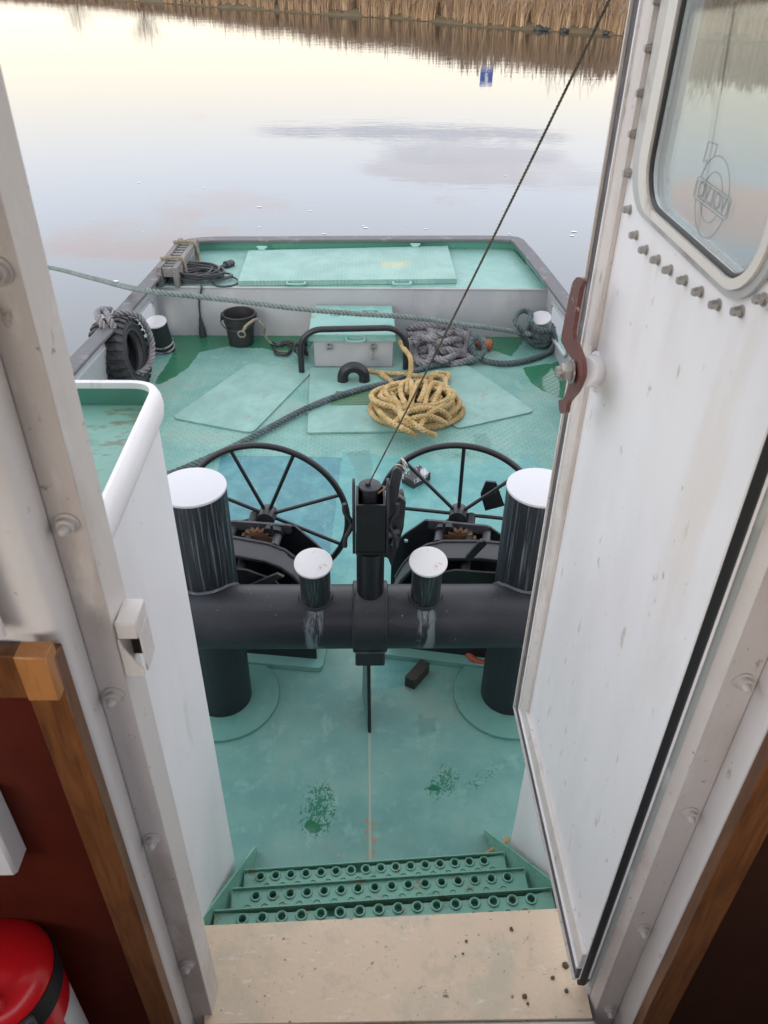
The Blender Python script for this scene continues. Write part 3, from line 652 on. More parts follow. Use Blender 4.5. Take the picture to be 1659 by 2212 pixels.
# raised deck sheet and its grey bulkhead
mb = MB(); rim_in = [Vector((p.x*.985, p.y-.01, ZR)) for p in cl]
xl, xr = XL(YB)*1.0, XR(YB)*1.0
outl = [(xl, YB)]+[(p.x, p.y) for p in rim_in]+[(xr, YB)]
mb.prism(outl, XY, ZR, ZR-.03)
tag(mb.build('raised_deck', M['raised'], loc=(0, 6.7, ZR-.03)), 'raised green tread plate after deck at the stern', None, kind='structure')
mb = MB(); mb.prism([(XL(YB)*1.02, 0), (XR(YB)*1.02, 0), (XR(YB)*1.01, ZR-.002), (XL(YB)*1.01, ZR-.002)], XZ(YB-.012), 0, .010)
bh = mb.build('bulkhead', M['grey']); tag(bh, 'weathered grey steel step wall below the raised stern deck', 'bulkhead')
mb = MB(); mb.tube([(XL(YB), YB-.012, ZR-.006), (XR(YB), YB-.012, ZR-.006)], .010, 6); mb.build('edge_bead', M['grey'], bh)

# ------------------------------------------------------------------ large hatch on the raised deck
c = [at(*p, z=ZR+.045) for p in ((514, 607), (987, 602), (967, 531), (537, 541))]
hb = thing('stern_hatch', 'wide green tread plate hatch cover on the raised stern deck', 'hatch', (sum(p.x for p in c)/4, sum(p.y for p in c)/4, ZR))
MB().prism([(p.x, p.y) for p in c], XY, ZR+.004, ZR+.045).build('cover', M['hatch'], hb, loc=((c[0].x+c[1].x)/2, (c[0].y+c[3].y)/2, ZR))
for px in (640, 868):
    q = at(px, 609, z=ZR+.03); m = MB(); m.tube(catmull([q+Vector((-.07, 0, 0)), q+Vector((-.07, -.045, 0)), q+Vector((.07, -.045, 0)), q+Vector((.07, 0, 0))], .01), .009, 8); m.build('handle', M['lid'], hb)
for px, py in ((566, 537), (897, 531)):
    q = at(px, py, z=ZR+.05); m = MB(); m.bb(q.x-.03, q.x+.03, q.y-.03, q.y+.02, q.z-.01, q.z+.012, .003); m.cyl(q+Vector((-.045, 0, .012)), q+Vector((.045, 0, .012)), .011, n=10); m.build('hinge', M['lid'], hb)

# ------------------------------------------------------------------ slatted grey board lashed on the stern deck
a, b = at(383, 622, z=ZR), at(428, 555, z=ZR); d = (b-a).normalized(); nrm = Vector((-d.y, d.x, 0)); L = (b-a).length
sb = thing('slatted_fender', 'long weathered grey slatted board lying against the port stern bulwark', 'fender', a)
Rm = Matrix((d, nrm, Vector((0, 0, 1)))).transposed()
def FB(u, v, w): return a+d*u+nrm*v+Vector((0, 0, w))
m = MB()
for v in (.0, .135): m.box(FB(L/2, v, .085), (L, .042, .16), Rm, bev=.004)
m.build('side_board', M['grey_wood'], sb)
for k in range(11):
    m = MB(); m.box(FB(L*(k+.6)/11.3, .0675, .115), (.03, .09, .075), Rm, bev=.003); m.build('slat', M['grey_wood'], sb)
for u in (.24, .80):
    m = MB(); P = [FB(L*u, v, w) for v, w in ((-.05, .02), (-.032, .12), (-.02, .178), (.07, .185), (.16, .178))]
    if u > .5: P = [FB(L*u-.12, -.28, .015), FB(L*u-.2, -.16, .015)]+P
    else: P = [FB(L*u+.18, -.20, .015), FB(L*u+.08, -.10, .03)]+P
    rope(m, P, .014, .08); tag(m.build('lashing_rope', M['rope_dirty']), 'thin dirty lashing rope looped over the %s end of the slatted grey board' % ('far' if u > .5 else 'near'), 'rope', 'lashings on the slatted board')

# ------------------------------------------------------------------ black extension cable
q = at(428, 612, z=ZR); rnd = random.Random(3)
ec = thing('extension_cable', 'coiled black extension cable with plug and hanging socket on the raised deck edge', 'cable', (q.x, q.y, ZR))
m = MB(); P = []
for k in range(13*14):
    th = 2*PI*k/14; w_ = k/(13*14)
    cx = .05*math.sin(th*.137); cy = .035*math.cos(th*.171); rx = .19+.05*math.sin(k*.09)+rnd.gauss(0, .006); ry = .12+.035*math.cos(k*.075)
    al = .35*math.sin(k*.031); X_, Y_ = rx*math.cos(th), ry*math.sin(th)
    P.append(q+Vector((cx+X_*math.cos(al)-Y_*math.sin(al), .06+cy+X_*math.sin(al)+Y_*math.cos(al), .012+.075*w_+.02*abs(math.sin(k*.4)))))
plug = at(478, 577, z=ZR+.02)
P += [q+Vector((.1, .2, .08)), plug+Vector((-.12, -.04, .02)), plug]
m.tube(catmull(P, .02), .0085, 6)
e0 = at(512, 607, z=ZR+.02)
m.tube(catmull([q+Vector((.15, .05, .05)), at(470, 600, z=ZR+.03), at(500, 598, z=ZR+.02), at(516, 610, z=ZR+.02), at(500, 617, z=ZR+.012), at(470, 618, z=ZR+.012), q+Vector((.1, 0, .03))], .02), .008, 6)
sk = at(433, 690, y=YB-.035); m.tube(catmull([q+Vector((0, -.04, .05)), Vector((at(428, 630, z=ZR+.02).x, YB-.03, ZR+.012)), at(430, 650, y=YB-.03), sk], .02), .008, 6)
m.build('coil', M['cable'], ec)
dp = (at(486, 574, z=ZR+.02)-plug).normalized()
m = MB(); m.cyl(plug-dp*.03, plug+dp*.05, .012, .022, 12); m.cyl(plug+dp*.05, plug+dp*.13, .036, .034, 14, bev=.004); m.cyl(plug+dp*.13, plug+dp*.145, .022, n=12); m.build('plug', M['cable'], ec)
m = MB(); s2 = at(438, 722, y=YB-.035); ds_ = (s2-sk).normalized(); m.cyl(sk-ds_*.02, sk+ds_*.06, .010, .020, 12)
for k in range(4): m.cyl(sk+ds_*(.06+.022*k), sk+ds_*(.079+.022*k), .023+.002*k, .027+.002*k, 14, bev=.003)
m.build('socket', M['cable'], ec)

# ------------------------------------------------------------------ small mooring bollards
def bollard(bx, tx, label, y, mat):
    b0 = at(*bx, z=0); b0.z = 0; t0 = at(*tx, y=y); ax = (t0-b0).normalized()
    t = thing('mooring_bollard', label, 'bollard', b0, 'small bollards on the aft deck corners')
    m = MB(); m.cyl(b0-ax*.01, t0, .083, n=36); m.build('post', mat, t)
    m = MB(); m.cyl(t0, t0+ax*.012, .085, n=36, bev=.004); m.build('cap', M['cap_white'], t); return b0, t0
b0, t0 = bollard((356, 756), (337, 697), 'black bollard with white cap beside the tyre, ringed by scuffed pale bands', 6.03, M['black_worn'])
ax = (t0-b0).normalized(); m = MB()
for h in (.03, .075): m.torus(b0+ax*h, .084, .008, ax)
m.build('weld_ring', paint('scuffed_ring', (.25, .25, .24), .5, [((.02, .02, .022), 30, .5, .6, .8)]), [o for o in bpy.data.objects if o.name == 'mooring_bollard'][0])
br0, br1 = bollard((1170, 742), (1168, 688), 'grey bollard with white cap wound with dark green mooring rope', 6.18, paint('dark_grey_bollard', (.14, .15, .16), .45))

# ------------------------------------------------------------------ tyre fender and its rope
tc_ = at(261, 762, y=5.42); tyaw = math.radians(-3)
axd = Vector((math.cos(tyaw), math.sin(tyaw), 0)).normalized()*1.0; axd.z = .17; axd.normalize(); Rt = .268; Wt = .125
tc_.z = Rt+.005
Mt = axd.to_track_quat('Z', 'Y').to_matrix()
ty = thing('tyre_fender', 'worn black tractor tyre standing against the port bulwark as a fender', 'tyre', (tc_.x, tc_.y, 0))
KT = .268/.30; prof = [(r*KT, h) for r, h in [(.155, -.075), (.175, -.10), (.225, -.122), (.262, -.118), (.275, -.10), (.282, 0), (.275, .10), (.262, .118), (.225, .122), (.175, .10), (.155, .075), (.16, .055), (.22, .09), (.255, .05), (.258, 0), (.255, -.05), (.22, -.09), (.16, -.055)]]
m = MB(); m.lathe(prof, tc_, 56, Mt, closed=True)
m.torus(tc_+axd*.108, .185*KT, .009, axd, 48, 8); m.torus(tc_+axd*.121, .226*KT, .006, axd, 48, 8)
m.build('tyre_body', M['tyre'], ty)
m = MB(); nl = 26
for k in range(nl):
    for sg in (-1, 1):
        th0 = 2*PI*(k+(.5 if sg > 0 else 0))/nl; P = []
        for (f, off) in ((.012, 0.0), (.05, .05), (.085, .035), (.128, .09)):
            th = th0+off*1.0; P.append((f*sg, th))
        for (f0, th_a), (f1, th_b) in zip(P, P[1:]):
            wd = .062; q = []
            for r in (.278*KT, .301*KT if max(abs(f0), abs(f1)) < .125 else .296*KT):
                for (f, th) in ((f0, th_a), (f1, th_b)):
                    rr = r-(.016 if abs(f) > .12 else 0)
                    for dth in (-wd, wd): q.append(tc_+Mt @ Vector((rr*math.cos(th+dth), rr*math.sin(th+dth), f)))
            v = [m.bm.verts.new(x) for x in q]
            for fc in ((0, 1, 3, 2), (4, 6, 7, 5), (0, 4, 5, 1), (2, 3, 7, 6), (0, 2, 6, 4), (1, 5, 7, 3)): m.bm.faces.new([v[i] for i in fc])
m.build('tread', M['tyre'], ty, ang=30)
e1 = Vector((-axd.y, axd.x, 0)).normalized(); e2 = axd.cross(e1)
if e2.z < 0: e2 = -e2
if e1.y < 0: e1 = -e1
def TY(u, v, w): return tc_+e1*u*.92+e2*v*.92+axd*w      # u aft, v up, w out of the sidewall
m = MB()
P = [TY(-.11, .25, .015), TY(-.125, .30, .0), TY(-.10, .345, -.02), TY(-.02, .36, -.05), TY(.10, .34, -.06), TY(.20, .30, -.04)]
rope(m, P, .026, .10, fuzz=.0008)
rope(m, [TY(-.11, .255, .07), TY(-.09, .31, .05), TY(-.02, .335, .02), TY(.06, .345, -.03), TY(.15, .33, -.09)], .026, .10, fuzz=.0008)
rope(m, [TY(.10, .30, .02), TY(.16, .27, .10), TY(.215, .20, .145), TY(.25, .09, .16), TY(.235, -.02, .165), TY(.16, -.10, .165), TY(.06, -.15, .15), TY(-.02, -.165, .11), TY(-.06, -.17, .03)], .026, .11, fuzz=.0006)
m.tube([TY(.02, .36, -.02), TY(.03, .385, -.01)], .006, 4)
tag(m.build('fender_rope', M['rope_grey'], loc=tc_+Vector((0, 0, .2))), 'thick grey rope knotted over the tyre and down through its hole', 'rope')
# white cleat arm on the port side
q = at(172, 806, z=.30); m = MB(); m.tube([q+Vector((-.09, -.02, .14)), q, q+Vector((.06, -.1, -.12))], .012, 8); m.cyl(q+Vector((.02, 0, -.03)), q+Vector((.07, .02, .01)), .016, n=10)
tag(m.build('stay_rod', M['white']), 'thin white steel rod with a short stub at the port bulwark behind the casing', 'rod')

# ------------------------------------------------------------------ bucket
q = at(522, 741, z=0); q.z = 0; bk = thing('bucket', 'black plastic bucket standing on the wet deck against the step wall', 'bucket', q)
m = MB(); m.lathe([(0, .002), (.098, .002), (.102, .01), (.112, .11), (.128, .245), (.136, .25), (.138, .262), (.132, .268), (.124, .264), (.108, .11), (.098, .014), (0, .014)], q, 36); m.lathe([(.122, .19), (.128, .192), (.128, .20), (.124, .202)], q, 36, closed=True); m.build('pail', M['bucket'], bk)
for s_ in (-1, 1):
    m = MB(); m.box(q+Vector((s_*.137, 0, .235)), (.018, .05, .06), bev=.005); m.build('handle_ear', M['bucket'], bk)
m = MB(); m.tube(catmull([q+Vector((-.146, 0, .24)), q+Vector((-.14, -.06, .20)), q+Vector((-.06, -.135, .165)), q+Vector((.05, -.14, .175)), q+Vector((.13, -.07, .21)), q+Vector((.146, 0, .24))], .01), .005, 6); m.build('handle', M['bucket'], bk)
m = MB(); P = [at(524, 718, y=6.02), at(530, 706, y=6.04), at(548, 692, y=6.10), at(556, 690, y=6.15)]; rope(m, P, .013, .05)
pe = P[-1]; m.tube(catmull([pe, pe+Vector((.05, .0, -.06)), at(572, 725, z=.06), at(592, 748, z=.012), at(600, 758, z=.012), at(622, 760, z=.012)], .02), .008, 6)
m.torus(at(522, 722, y=6.01), .028, .007, (0, 1, .2), 20, 6)
tag(m.build('bucket_rope', M['rope_dirty'], loc=q+Vector((0, 0, .01))), 'short dirty rope with an eye hanging over the black bucket rim', 'rope')
m = MB(); m.tube(catmull([at(588, 740, z=.02), at(600, 746, z=.02), at(622, 743, z=.02), at(628, 752, z=.02), at(618, 766, z=.02), at(598, 764, z=.02), at(592, 750, z=.02)], .015), .012, 8); m.torus(at(592, 744, z=.02), .022, .008, (0, .2, 1), 18, 6)
m.tube(catmull([at(606, 742, z=.02), at(620, 738, z=.03), at(634, 741, z=.02)], .01), .014, 8)
tag(m.build('chain_hook', M['black_worn']), 'black steel hook and ring lying on the wet deck between bucket and locker', 'hook')
m = MB(); rnd = random.Random(5)
for k in range(9):
    q = at(652+rnd.uniform(-6, 8), 752+rnd.uniform(-12, 8), z=.04+.06*rnd.random()); m.torus(q, .035, .012, (rnd.uniform(-1, 1), rnd.uniform(-1, 1), rnd.uniform(-1, 1)), 16, 6)
m.tube(catmull([at(628, 748, z=.03), at(640, 744, z=.05), at(652, 740, z=.08)], .01), .008, 6)
tag(m.build('chain', M['black']), 'short black chain heaped beside the grey deck locker', 'chain')

# ------------------------------------------------------------------ grey deck locker with green lid
yf, yk = 5.79, 6.36; xl, xr = -.395, .225; zt = .265
lk = thing('deck_locker', 'grey steel deck locker with a light green hinged lid', 'locker', ((xl+xr)/2, (yf+yk)/2, 0))
MB().bb(xl, xr, yf, yk, 0, zt, .006).build('body', M['grey'], lk)
m = MB(); m.bb(xl-.035, xr+.015, yf-.035, 6.20, zt+.002, zt+.024, .005); m.bb(xl-.035, xr+.015, yf-.037, yf-.028, zt-.03, zt+.006); lid = m.build('lid', M['lid'], lk)
MB().bb(xl-.02, xr+.005, 6.207, yk, zt+.001, zt+.02, .004).build('back_strip', M['lid'], lk)
for x in (xl+.16, xr-.18):
    m = MB(); m.bb(x-.035, x+.035, 6.12, 6.30, zt+.022, zt+.034, .003); m.cyl((x-.06, 6.21, zt+.04), (x+.06, 6.21, zt+.04), .012, n=10); m.build('hinge', M['lid'], lid)
q = Vector((-.07, yf-.04, zt-.01)); m = MB(); m.tube(catmull([q+Vector((-.07, .01, .012)), q+Vector((-.065, -.03, 0)), q+Vector((.065, -.03, 0)), q+Vector((.07, .01, .012))], .01), .008, 8); m.build('lid_handle', M['lid'], lid)
for px, hang in ((711, 0), (806, 1)):
    q = at(px, 750, y=yf-.02); m = MB()
    for s_ in (-.012, .012): m.box(q+Vector((s_, 0, 0)), (.006, .03, .05), bev=.002)
    m.cyl(q+Vector((-.022, -.006, .006)), q+Vector((.022, -.006, .006)), .006, n=8)
    if hang: m.tube([q+Vector((0, -.01, -.02)), q+Vector((0, -.012, -.06))], .005, 6); m.tube([q+Vector((0, -.012, -.06)), q+Vector((-.014, -.012, -.10)), q+Vector((.014, -.012, -.10))], .005, 6, closed=True)
    m.build('latch', M['steel'], lk)

# ------------------------------------------------------------------ hoop rail, lifting eye, deck plates, drain grate
a, b = at(652, 806, z=0), at(876, 800, z=0); zt_ = at(760, 713, y=5.68).z; m = MB()
def hp(f, z): p = a.lerp(b, f); return Vector((p.x, p.y, z))
P = [hp(0, 0), hp(0, .10), hp(0, .2)]+[hp(.11-.11*math.cos(k*PI/12)if 0 else .20*(1-math.cos(k*PI/16)), .2+(zt_-.2)*math.sin(k*PI/16)) for k in range(1, 9)]+[hp(1-.20*(1-math.cos(k*PI/16)), .2+(zt_-.2)*math.sin(k*PI/16)) for k in range(8, 0, -1)]+[hp(1, .2), hp(1, .1), hp(1, 0)]
m.tube(P, .024, 12); hoop = m.build('hoop_rail', M['black'], loc=(0, 5.68, 0)); tag(hoop, 'low black tubular hoop rail in front of the deck locker', 'rail')
q = at(764, 826, z=0); m = MB(); m.torus((q.x, q.y, .045), .082, .042, (0, -1, 0), 24, 12, 0, PI, ref=(1, 0, 0)); m.cyl((q.x+.082, q.y, -.002), (q.x+.082, q.y, .046), .042, n=20); m.cyl((q.x-.082, q.y, -.002), (q.x-.082, q.y, .046), .042, n=20)
eye = m.build('lifting_eye', M['black']); tag(eye, 'thick black half ring eye welded on the centre deck plate', 'lifting eye')
def dplate(pts, label, t=.012, r=.06):
    P = roundpoly(P0(pts), r); m = MB(); m.prism(P, XY, .002, t); o = m.build('deck_plate', M['smooth_plate']); tag(o, label, 'deck plate', 'bolted plates on the aft deck'); return o
dplate([(371, 905), (545, 938), (676, 803), (540, 786)], 'loose green plate set diagonally on the port side of the deck')
dplate([(1156, 891), (985, 929), (886, 812), (1008, 790)], 'loose green plate set diagonally on the starboard side of the deck')
dplate([(664, 938), (905, 934), (880, 797), (670, 798)], 'square green plate under the lifting eye and the tan rope coil', .014, .01)
g0, g1, g2, g3 = [at(*p, z=.018) for p in ((716, 874), (800, 873), (808, 845), (726, 846))]; m = MB()
for k in range(19): m.tube([g0.lerp(g1, k/18), g3.lerp(g2, k/18)], .004, 4)
for k in range(9): m.tube([g0.lerp(g3, k/8), g1.lerp(g2, k/8)], .004, 4)
tag(m.build('drain_grate', paint('grate_green', (.10, .22, .13), .5, [((.2, .18, .08), 20, .5, .6, .6)])), 'small green wire mesh drain grate in the centre plate', 'grate')

# ------------------------------------------------------------------ ropes
# mooring rope: from the shore side over the bulwark to the starboard bollard, turns, bight, then forward along the deck
P = [at(-40, 560, x=-4.2), at(95, 576, x=-3.3), at(200, 601, x=-2.45), at(330, 630, y=5.66), at(420, 640, y=5.70), at(510, 650, y=5.76), at(620, 664, y=5.81), at(760, 677, y=5.88), at(880, 685, y=5.95), at(1000, 701, y=6.02), at(1090, 713, y=6.06)]
m = MB(); rope(m, P+[at(1145, 722, y=6.08)], .0215, .10)
tag(m.build('mooring_rope', M['rope_pale'], loc=P[6]), 'sage grey mooring rope stretched across the boat from the shore to the starboard bollard', 'rope')
axb = (br1-br0).normalized(); ub = Vector((1, 0, 0)); ub = (ub-axb*ub.dot(axb)).normalized(); vb = axb.cross(ub)
def BR(th, h, r=.112): return br0+axb*h+(ub*math.cos(th)+vb*math.sin(th))*r
m = MB()
P = [at(1120, 718, y=6.08)]+[BR(PI+.9+k*PI/4, .070+.045*k/8+.006*math.sin(k*1.7), .104+.006*math.sin(k*2.3)) for k in range(0, 19)]
P += [BR(PI+.4, .17, .14), at(1125, 712, y=6.05), at(1113, 694, y=6.08), at(1119, 677, y=6.16), at(1134, 671, y=6.24), at(1146, 677, y=6.20), at(1146, 694, y=6.08), at(1158, 708, y=6.06), at(1178, 714, y=6.05), at(1193, 716, y=6.10)]
P += [at(1200, 735, z=.10), at(1190, 757, z=.03), at(1150, 775, z=.027), at(1090, 785, z=.027), at(1045, 778, z=.03), at(1022, 762, z=.07), at(1016, 742, z=.15), at(1026, 727, z=.19), at(1040, 738, z=.15), at(1046, 758, z=.08), at(1032, 775, z=.055), at(995, 783, z=.03), at(940, 789, z=.027), at(885, 806, z=.028), at(850, 824, z=.04), at(790, 838, z=.04), at(700, 866, z=.04), at(640, 893, z=.03), at(575, 928, z=.03), at(500, 967, z=.028), at(430, 998, z=.028), at(372, 1022, z=.028), at(250, 1060, z=.028)]
rope(m, P, .0235, .10)
tag(m.build('deck_rope', M['rope_dark'], loc=(1.0, 6, .02)), 'dark grey laid rope wound on the starboard bollard and led forward across the deck', 'rope')
# worn grey rope heap
m = MB(); rnd = random.Random(11)
hc = at(955, 752, z=0)
def GH(px, py, z): return at(px, py, z=z)
paths = []
for k in range(8):
    y_ = 708+9*k+rnd.uniform(-4, 4); z_ = .20-.018*k+rnd.uniform(-.02, .02); x0, x1 = 868+rnd.uniform(0, 14)+max(0, k-5)*12, 1008+rnd.uniform(-18, 14)
    P = [GH(x0, y_+rnd.uniform(-5, 8), max(z_-.05, .03)), GH(x0+35, y_-rnd.uniform(-6, 10), z_), GH((x0+x1)/2, y_+rnd.uniform(-9, 9), z_+.03), GH(x1-30, y_+rnd.uniform(-8, 8), z_), GH(x1, y_+rnd.uniform(-2, 10), max(z_-.05, .03)), GH(x1-25, y_+13, max(z_-.07, .03)), GH((x0+x1)/2+rnd.uniform(-20, 20), y_+rnd.uniform(9, 18), max(z_-.06, .03))]
    paths.append(P)
paths.append([GH(892, 742, .12), GH(896, 762, .08), GH(905, 782, .05), GH(922, 783, .05), GH(932, 768, .09), GH(930, 748, .14), GH(922, 745, .15)])
paths.append([GH(880, 735, .15), GH(888, 752, .12), GH(890, 770, .05), GH(900, 778, .035)])
paths.append([GH(930, 722, .2), GH(936, 732, .21), GH(905, 730, .2), GH(894, 745, .17)])
paths.append([GH(985, 715, .2), GH(1004, 722, .19), GH(1010, 742, .12), GH(1000, 766, .06)])
for P in paths: rope(m, P, .031, .16, 4, ds=.018, fuzz=.0016)
tag(m.build('rope_heap', M['rope_grey'], loc=(hc.x, hc.y, .0)), 'heap of thick worn grey rope piled against the step wall beside the locker', 'rope')
# tan coil
m = MB(); rnd = random.Random(4); cc = at(896, 893, z=0)
P = []
turns = 12; per = 12
for k in range(turns*per):
    th = 2*PI*k/per+.6; lay = k/(turns*per); tno = k//per
    rx = .335-.020*(tno % 4)-.030*(tno//4)+.016*math.sin(k*.83); ry = .275-.022*(tno % 4)-.030*(tno//4)+.014*math.cos(k*.71)
    ox, oy = .028*math.sin(tno*2.1), .028*math.cos(tno*1.3)
    P.append(cc+Vector((ox+rx*math.cos(th), oy+ry*math.sin(th), .022+.060*(tno//4)+.012*math.sin(th*1.5+tno))))
braid(m, P, .0195, .082)
# crossing strands and standing bights at the back
def TC(px, py, z): return at(px, py, z=z)
for P in ([TC(826, 862, .10), TC(850, 880, .15), TC(880, 905, .16), TC(915, 930, .13), TC(940, 940, .06)], [TC(812, 880, .09), TC(835, 905, .14), TC(868, 925, .14), TC(900, 940, .07)], [TC(845, 850, .11), TC(862, 880, .17), TC(872, 912, .15), TC(900, 925, .12)],
          [TC(850, 915, .14), TC(880, 890, .18), TC(925, 882, .17), TC(958, 890, .13), TC(972, 905, .08)], [TC(860, 930, .10), TC(890, 905, .17), TC(930, 900, .16), TC(965, 915, .10)], [TC(905, 925, .13), TC(920, 900, .16), TC(950, 880, .15), TC(968, 870, .12)],
          [TC(875, 870, .16), TC(866, 850, .17), TC(872, 826, .16), TC(884, 822, .17), TC(890, 846, .18), TC(888, 880, .17)], [TC(884, 882, .17), TC(893, 850, .19), TC(905, 826, .17), TC(918, 824, .17), TC(914, 850, .19), TC(905, 868, .17)],
          [TC(918, 875, .16), TC(922, 850, .18), TC(936, 828, .17), TC(950, 830, .15), TC(946, 850, .17), TC(936, 872, .15)], [TC(930, 868, .14), TC(948, 846, .15), TC(962, 832, .12), TC(956, 814, .09), TC(938, 812, .09), TC(930, 826, .11), TC(946, 838, .13)],
          [TC(890, 830, .13), TC(915, 820, .10), TC(945, 806, .06), TC(968, 808, .05), TC(962, 822, .06)]):
    braid(m, P, .0195, .082)
braid(m, [TC(792, 800, .03), TC(830, 806, .03), TC(872, 808, .05), TC(912, 814, .05), TC(940, 818, .06), TC(955, 812, .06)], .019, .082)
braid(m, [TC(820, 806, .03), TC(840, 820, .05), TC(852, 836, .09), TC(858, 852, .12)], .019, .082)
braid(m, [at(863, 738, y=5.82), at(872, 752, y=5.72), at(885, 770, y=5.62), at(887, 800, z=.16), at(880, 830, z=.16), at(878, 850, z=.16)], .019, .082)
tag(m.build('tan_rope_coil', M['rope_tan'], loc=cc), 'coil of tan plaited rope lying on the centre of the green deck', 'rope')
q = at(1052, 742, z=.06); m = MB(); m.cyl(q+Vector((-.09, .04, -.01)), q+Vector((.03, -.01, -.01)), .036, .05, 16, bev=.01); m.cyl(q+Vector((.03, -.01, -.01)), q+Vector((.042, -.015, -.01)), .042, .038, 16)
tag(m.build('orange_float', M['orange']), 'faded orange float poking out behind the grey rope heap', 'float')
# loose pads
a = [at(*p, z=.06) for p in ((868, 1026), (893, 1040), (930, 1020), (905, 1004))]
pm = NT('black_pad_rubber'); n = pm.noise(6, 5, .7, (5, 1.0, 1)); pm.done(pm.mix(pm.step(n, .50, .58), (.03, .03, .032), (.42, .42, .43)), .6)
pd = thing('rubber_pad', 'stack of black rubber pads streaked with white paint behind the tow hook', 'pad', (a[0]+a[2])/2*1.0-Vector((0, 0, .06)))
MB().prism([(p.x, p.y) for p in a], XY, .034, .06).build('top_pad', pm.m, pd); MB().prism([(p.x*1.004, p.y+.004) for p in a], XY, .002, .031).build('lower_pad', M['rubber'], pd)
a = [at(*p, z=.06) for p in ((874, 1462), (896, 1471), (929, 1433), (909, 1424))]; m = MB(); m.prism(roundpoly([(p.x, p.y) for p in a], .006), XY, .002, .06)
tag(m.build('rubber_block', paint('dark_brown_block', (.028, .026, .02), .6, [((.10, .09, .06), 25, .6, .7, .6)], bump=.002)), 'small dark brown block lying on the deck under the crossbar', 'block')
q = at(1034, 1412, z=.02); m = MB(); m.torus((q.x+.01, q.y, .022), .062, .021, (.15, -.1, 1), 32, 10)
tag(m.build('red_ring', M['red_ring']), 'rust red ring lying beside the foot of the starboard towing post', 'ring')
# ------------------------------------------------------------------ H shaped towing bitts
YP = 2.42; XC = .022; YQ = 2.30; ZP = .613; RP = .1265; PX = (-.632, .652)
tb = thing('towing_bitts', 'heavy black H frame of two big white topped posts joined by a thick crossbar', 'towing bitts', (XC, YP, 0))
for x in PX:
    m = MB(); m.cyl((x, YP, 0), (x, YP, 1.14), .125, n=64); p = m.build('post', M['post'], tb, loc=(x, YP, 0))
    m = MB(); m.cyl((x, YP, 1.14), (x, YP, 1.152), .1275, n=64, bev=.005); m.build('cap', M['cap_white'], p)
    m = MB(); m.cyl((x, YP, .001), (x, YP, .016), .248, n=72, bev=.005); m.build('base_disc', M['disc'] if 'disc' in M else M['green_disc'] if 'green_disc' in M else M['green'], tb)
    m = MB(); sgn = 1 if x < 0 else -1
    # weld seam where post and crossbar meet
    P = []
    for k in range(36):
        a = 2*PI*k/36; yy, xx = .1265*math.sin(a), .1265*math.cos(a)
        dd = YP+yy-YQ; zz = ZP+math.sqrt(max(RP*RP-dd*dd, 0)) if abs(dd) < RP else ZP
        P.append((x+xx, YP+yy, zz+.002))
    m.tube([Vector(p)+Vector((random.gauss(0, .0012), random.gauss(0, .0012), random.gauss(0, .0015))) for p in P], .0085, 6, closed=True); m.build('weld', M['weld'] if 'weld' in M else M['black_worn'], tb)
m = MB(); m.cyl((-.93, YQ, ZP), (.95, YQ, ZP), RP, n=72); m.build('crossbar', M['pipe'], tb, loc=(XC, YQ, ZP))
m = MB(); m.cyl((XC-.058, YQ, ZP), (XC+.058, YQ, ZP), RP+.014, n=64, bev=.004)
m.bb(XC-.058, XC+.058, YQ-.13, YQ+.02, ZP-RP-.022, ZP-.07, .006); band = m.build('centre_band', M['black_worn'], tb)
m = MB()
for s_ in (-1, 1): m.torus((XC+s_*.060, YQ, ZP), RP+.008, .008, (1, 0, 0), 48, 6)
m.build('weld', M['black_worn'], band)
gp = lambda u, v, w: Vector((XC-.006-.11*(u-YQ+.08)+w, u, v))
m = MB(); m.prism([(YQ-.066, .0), (YQ+.16, .0), (YQ+.10, ZP-RP), (YQ-.012, ZP-RP+.005)], gp, 0, .012); gs = m.build('gusset', paint('gusset_paint', (.10, .20, .175), .45, [((.03, .04, .04), 8, .50, .62, .8)]), tb)
m = MB(); m.prism([(YQ-.080, .0), (YQ-.067, .0), (YQ-.013, ZP-RP+.005), (YQ-.026, ZP-RP+.005)], gp, -.001, .013); m.build('gusset_edge', M['black'], gs)
for (px, py) in ((677, 1219), (925, 1216)):
    c0 = at(px, py, y=YQ-.055); ax = Vector((0, -.20, 1)).normalized(); foot = c0-ax*.20
    m = MB(); m.cyl(foot, c0, .0565, n=40); s_ = m.build('stub_post', M['stub'], tb, loc=foot)
    m = MB(); m.cyl(c0, c0+ax*.012, .071, n=40, bev=.005); m.build('cap', M['cap_stub'] if 'cap_stub' in M else M['cap_white'], s_)
    P = []
    for k in range(28):
        a = 2*PI*k/28; u = Vector((math.cos(a)*.060, 0, 0))+Vector((0, 1, .2)).normalized()*math.sin(a)*.060
        o = foot+u-Vector((0, YQ, ZP)); bq = o.y*ax.y+o.z*ax.z; cq = o.y*o.y+o.z*o.z-(RP+.002)**2; disc = max(bq*bq-cq, 0); P.append(foot+u+ax*(-bq+math.sqrt(disc)))
    m = MB(); m.tube(P, .008, 6, closed=True); m.build('weld', M['black_worn'], s_)

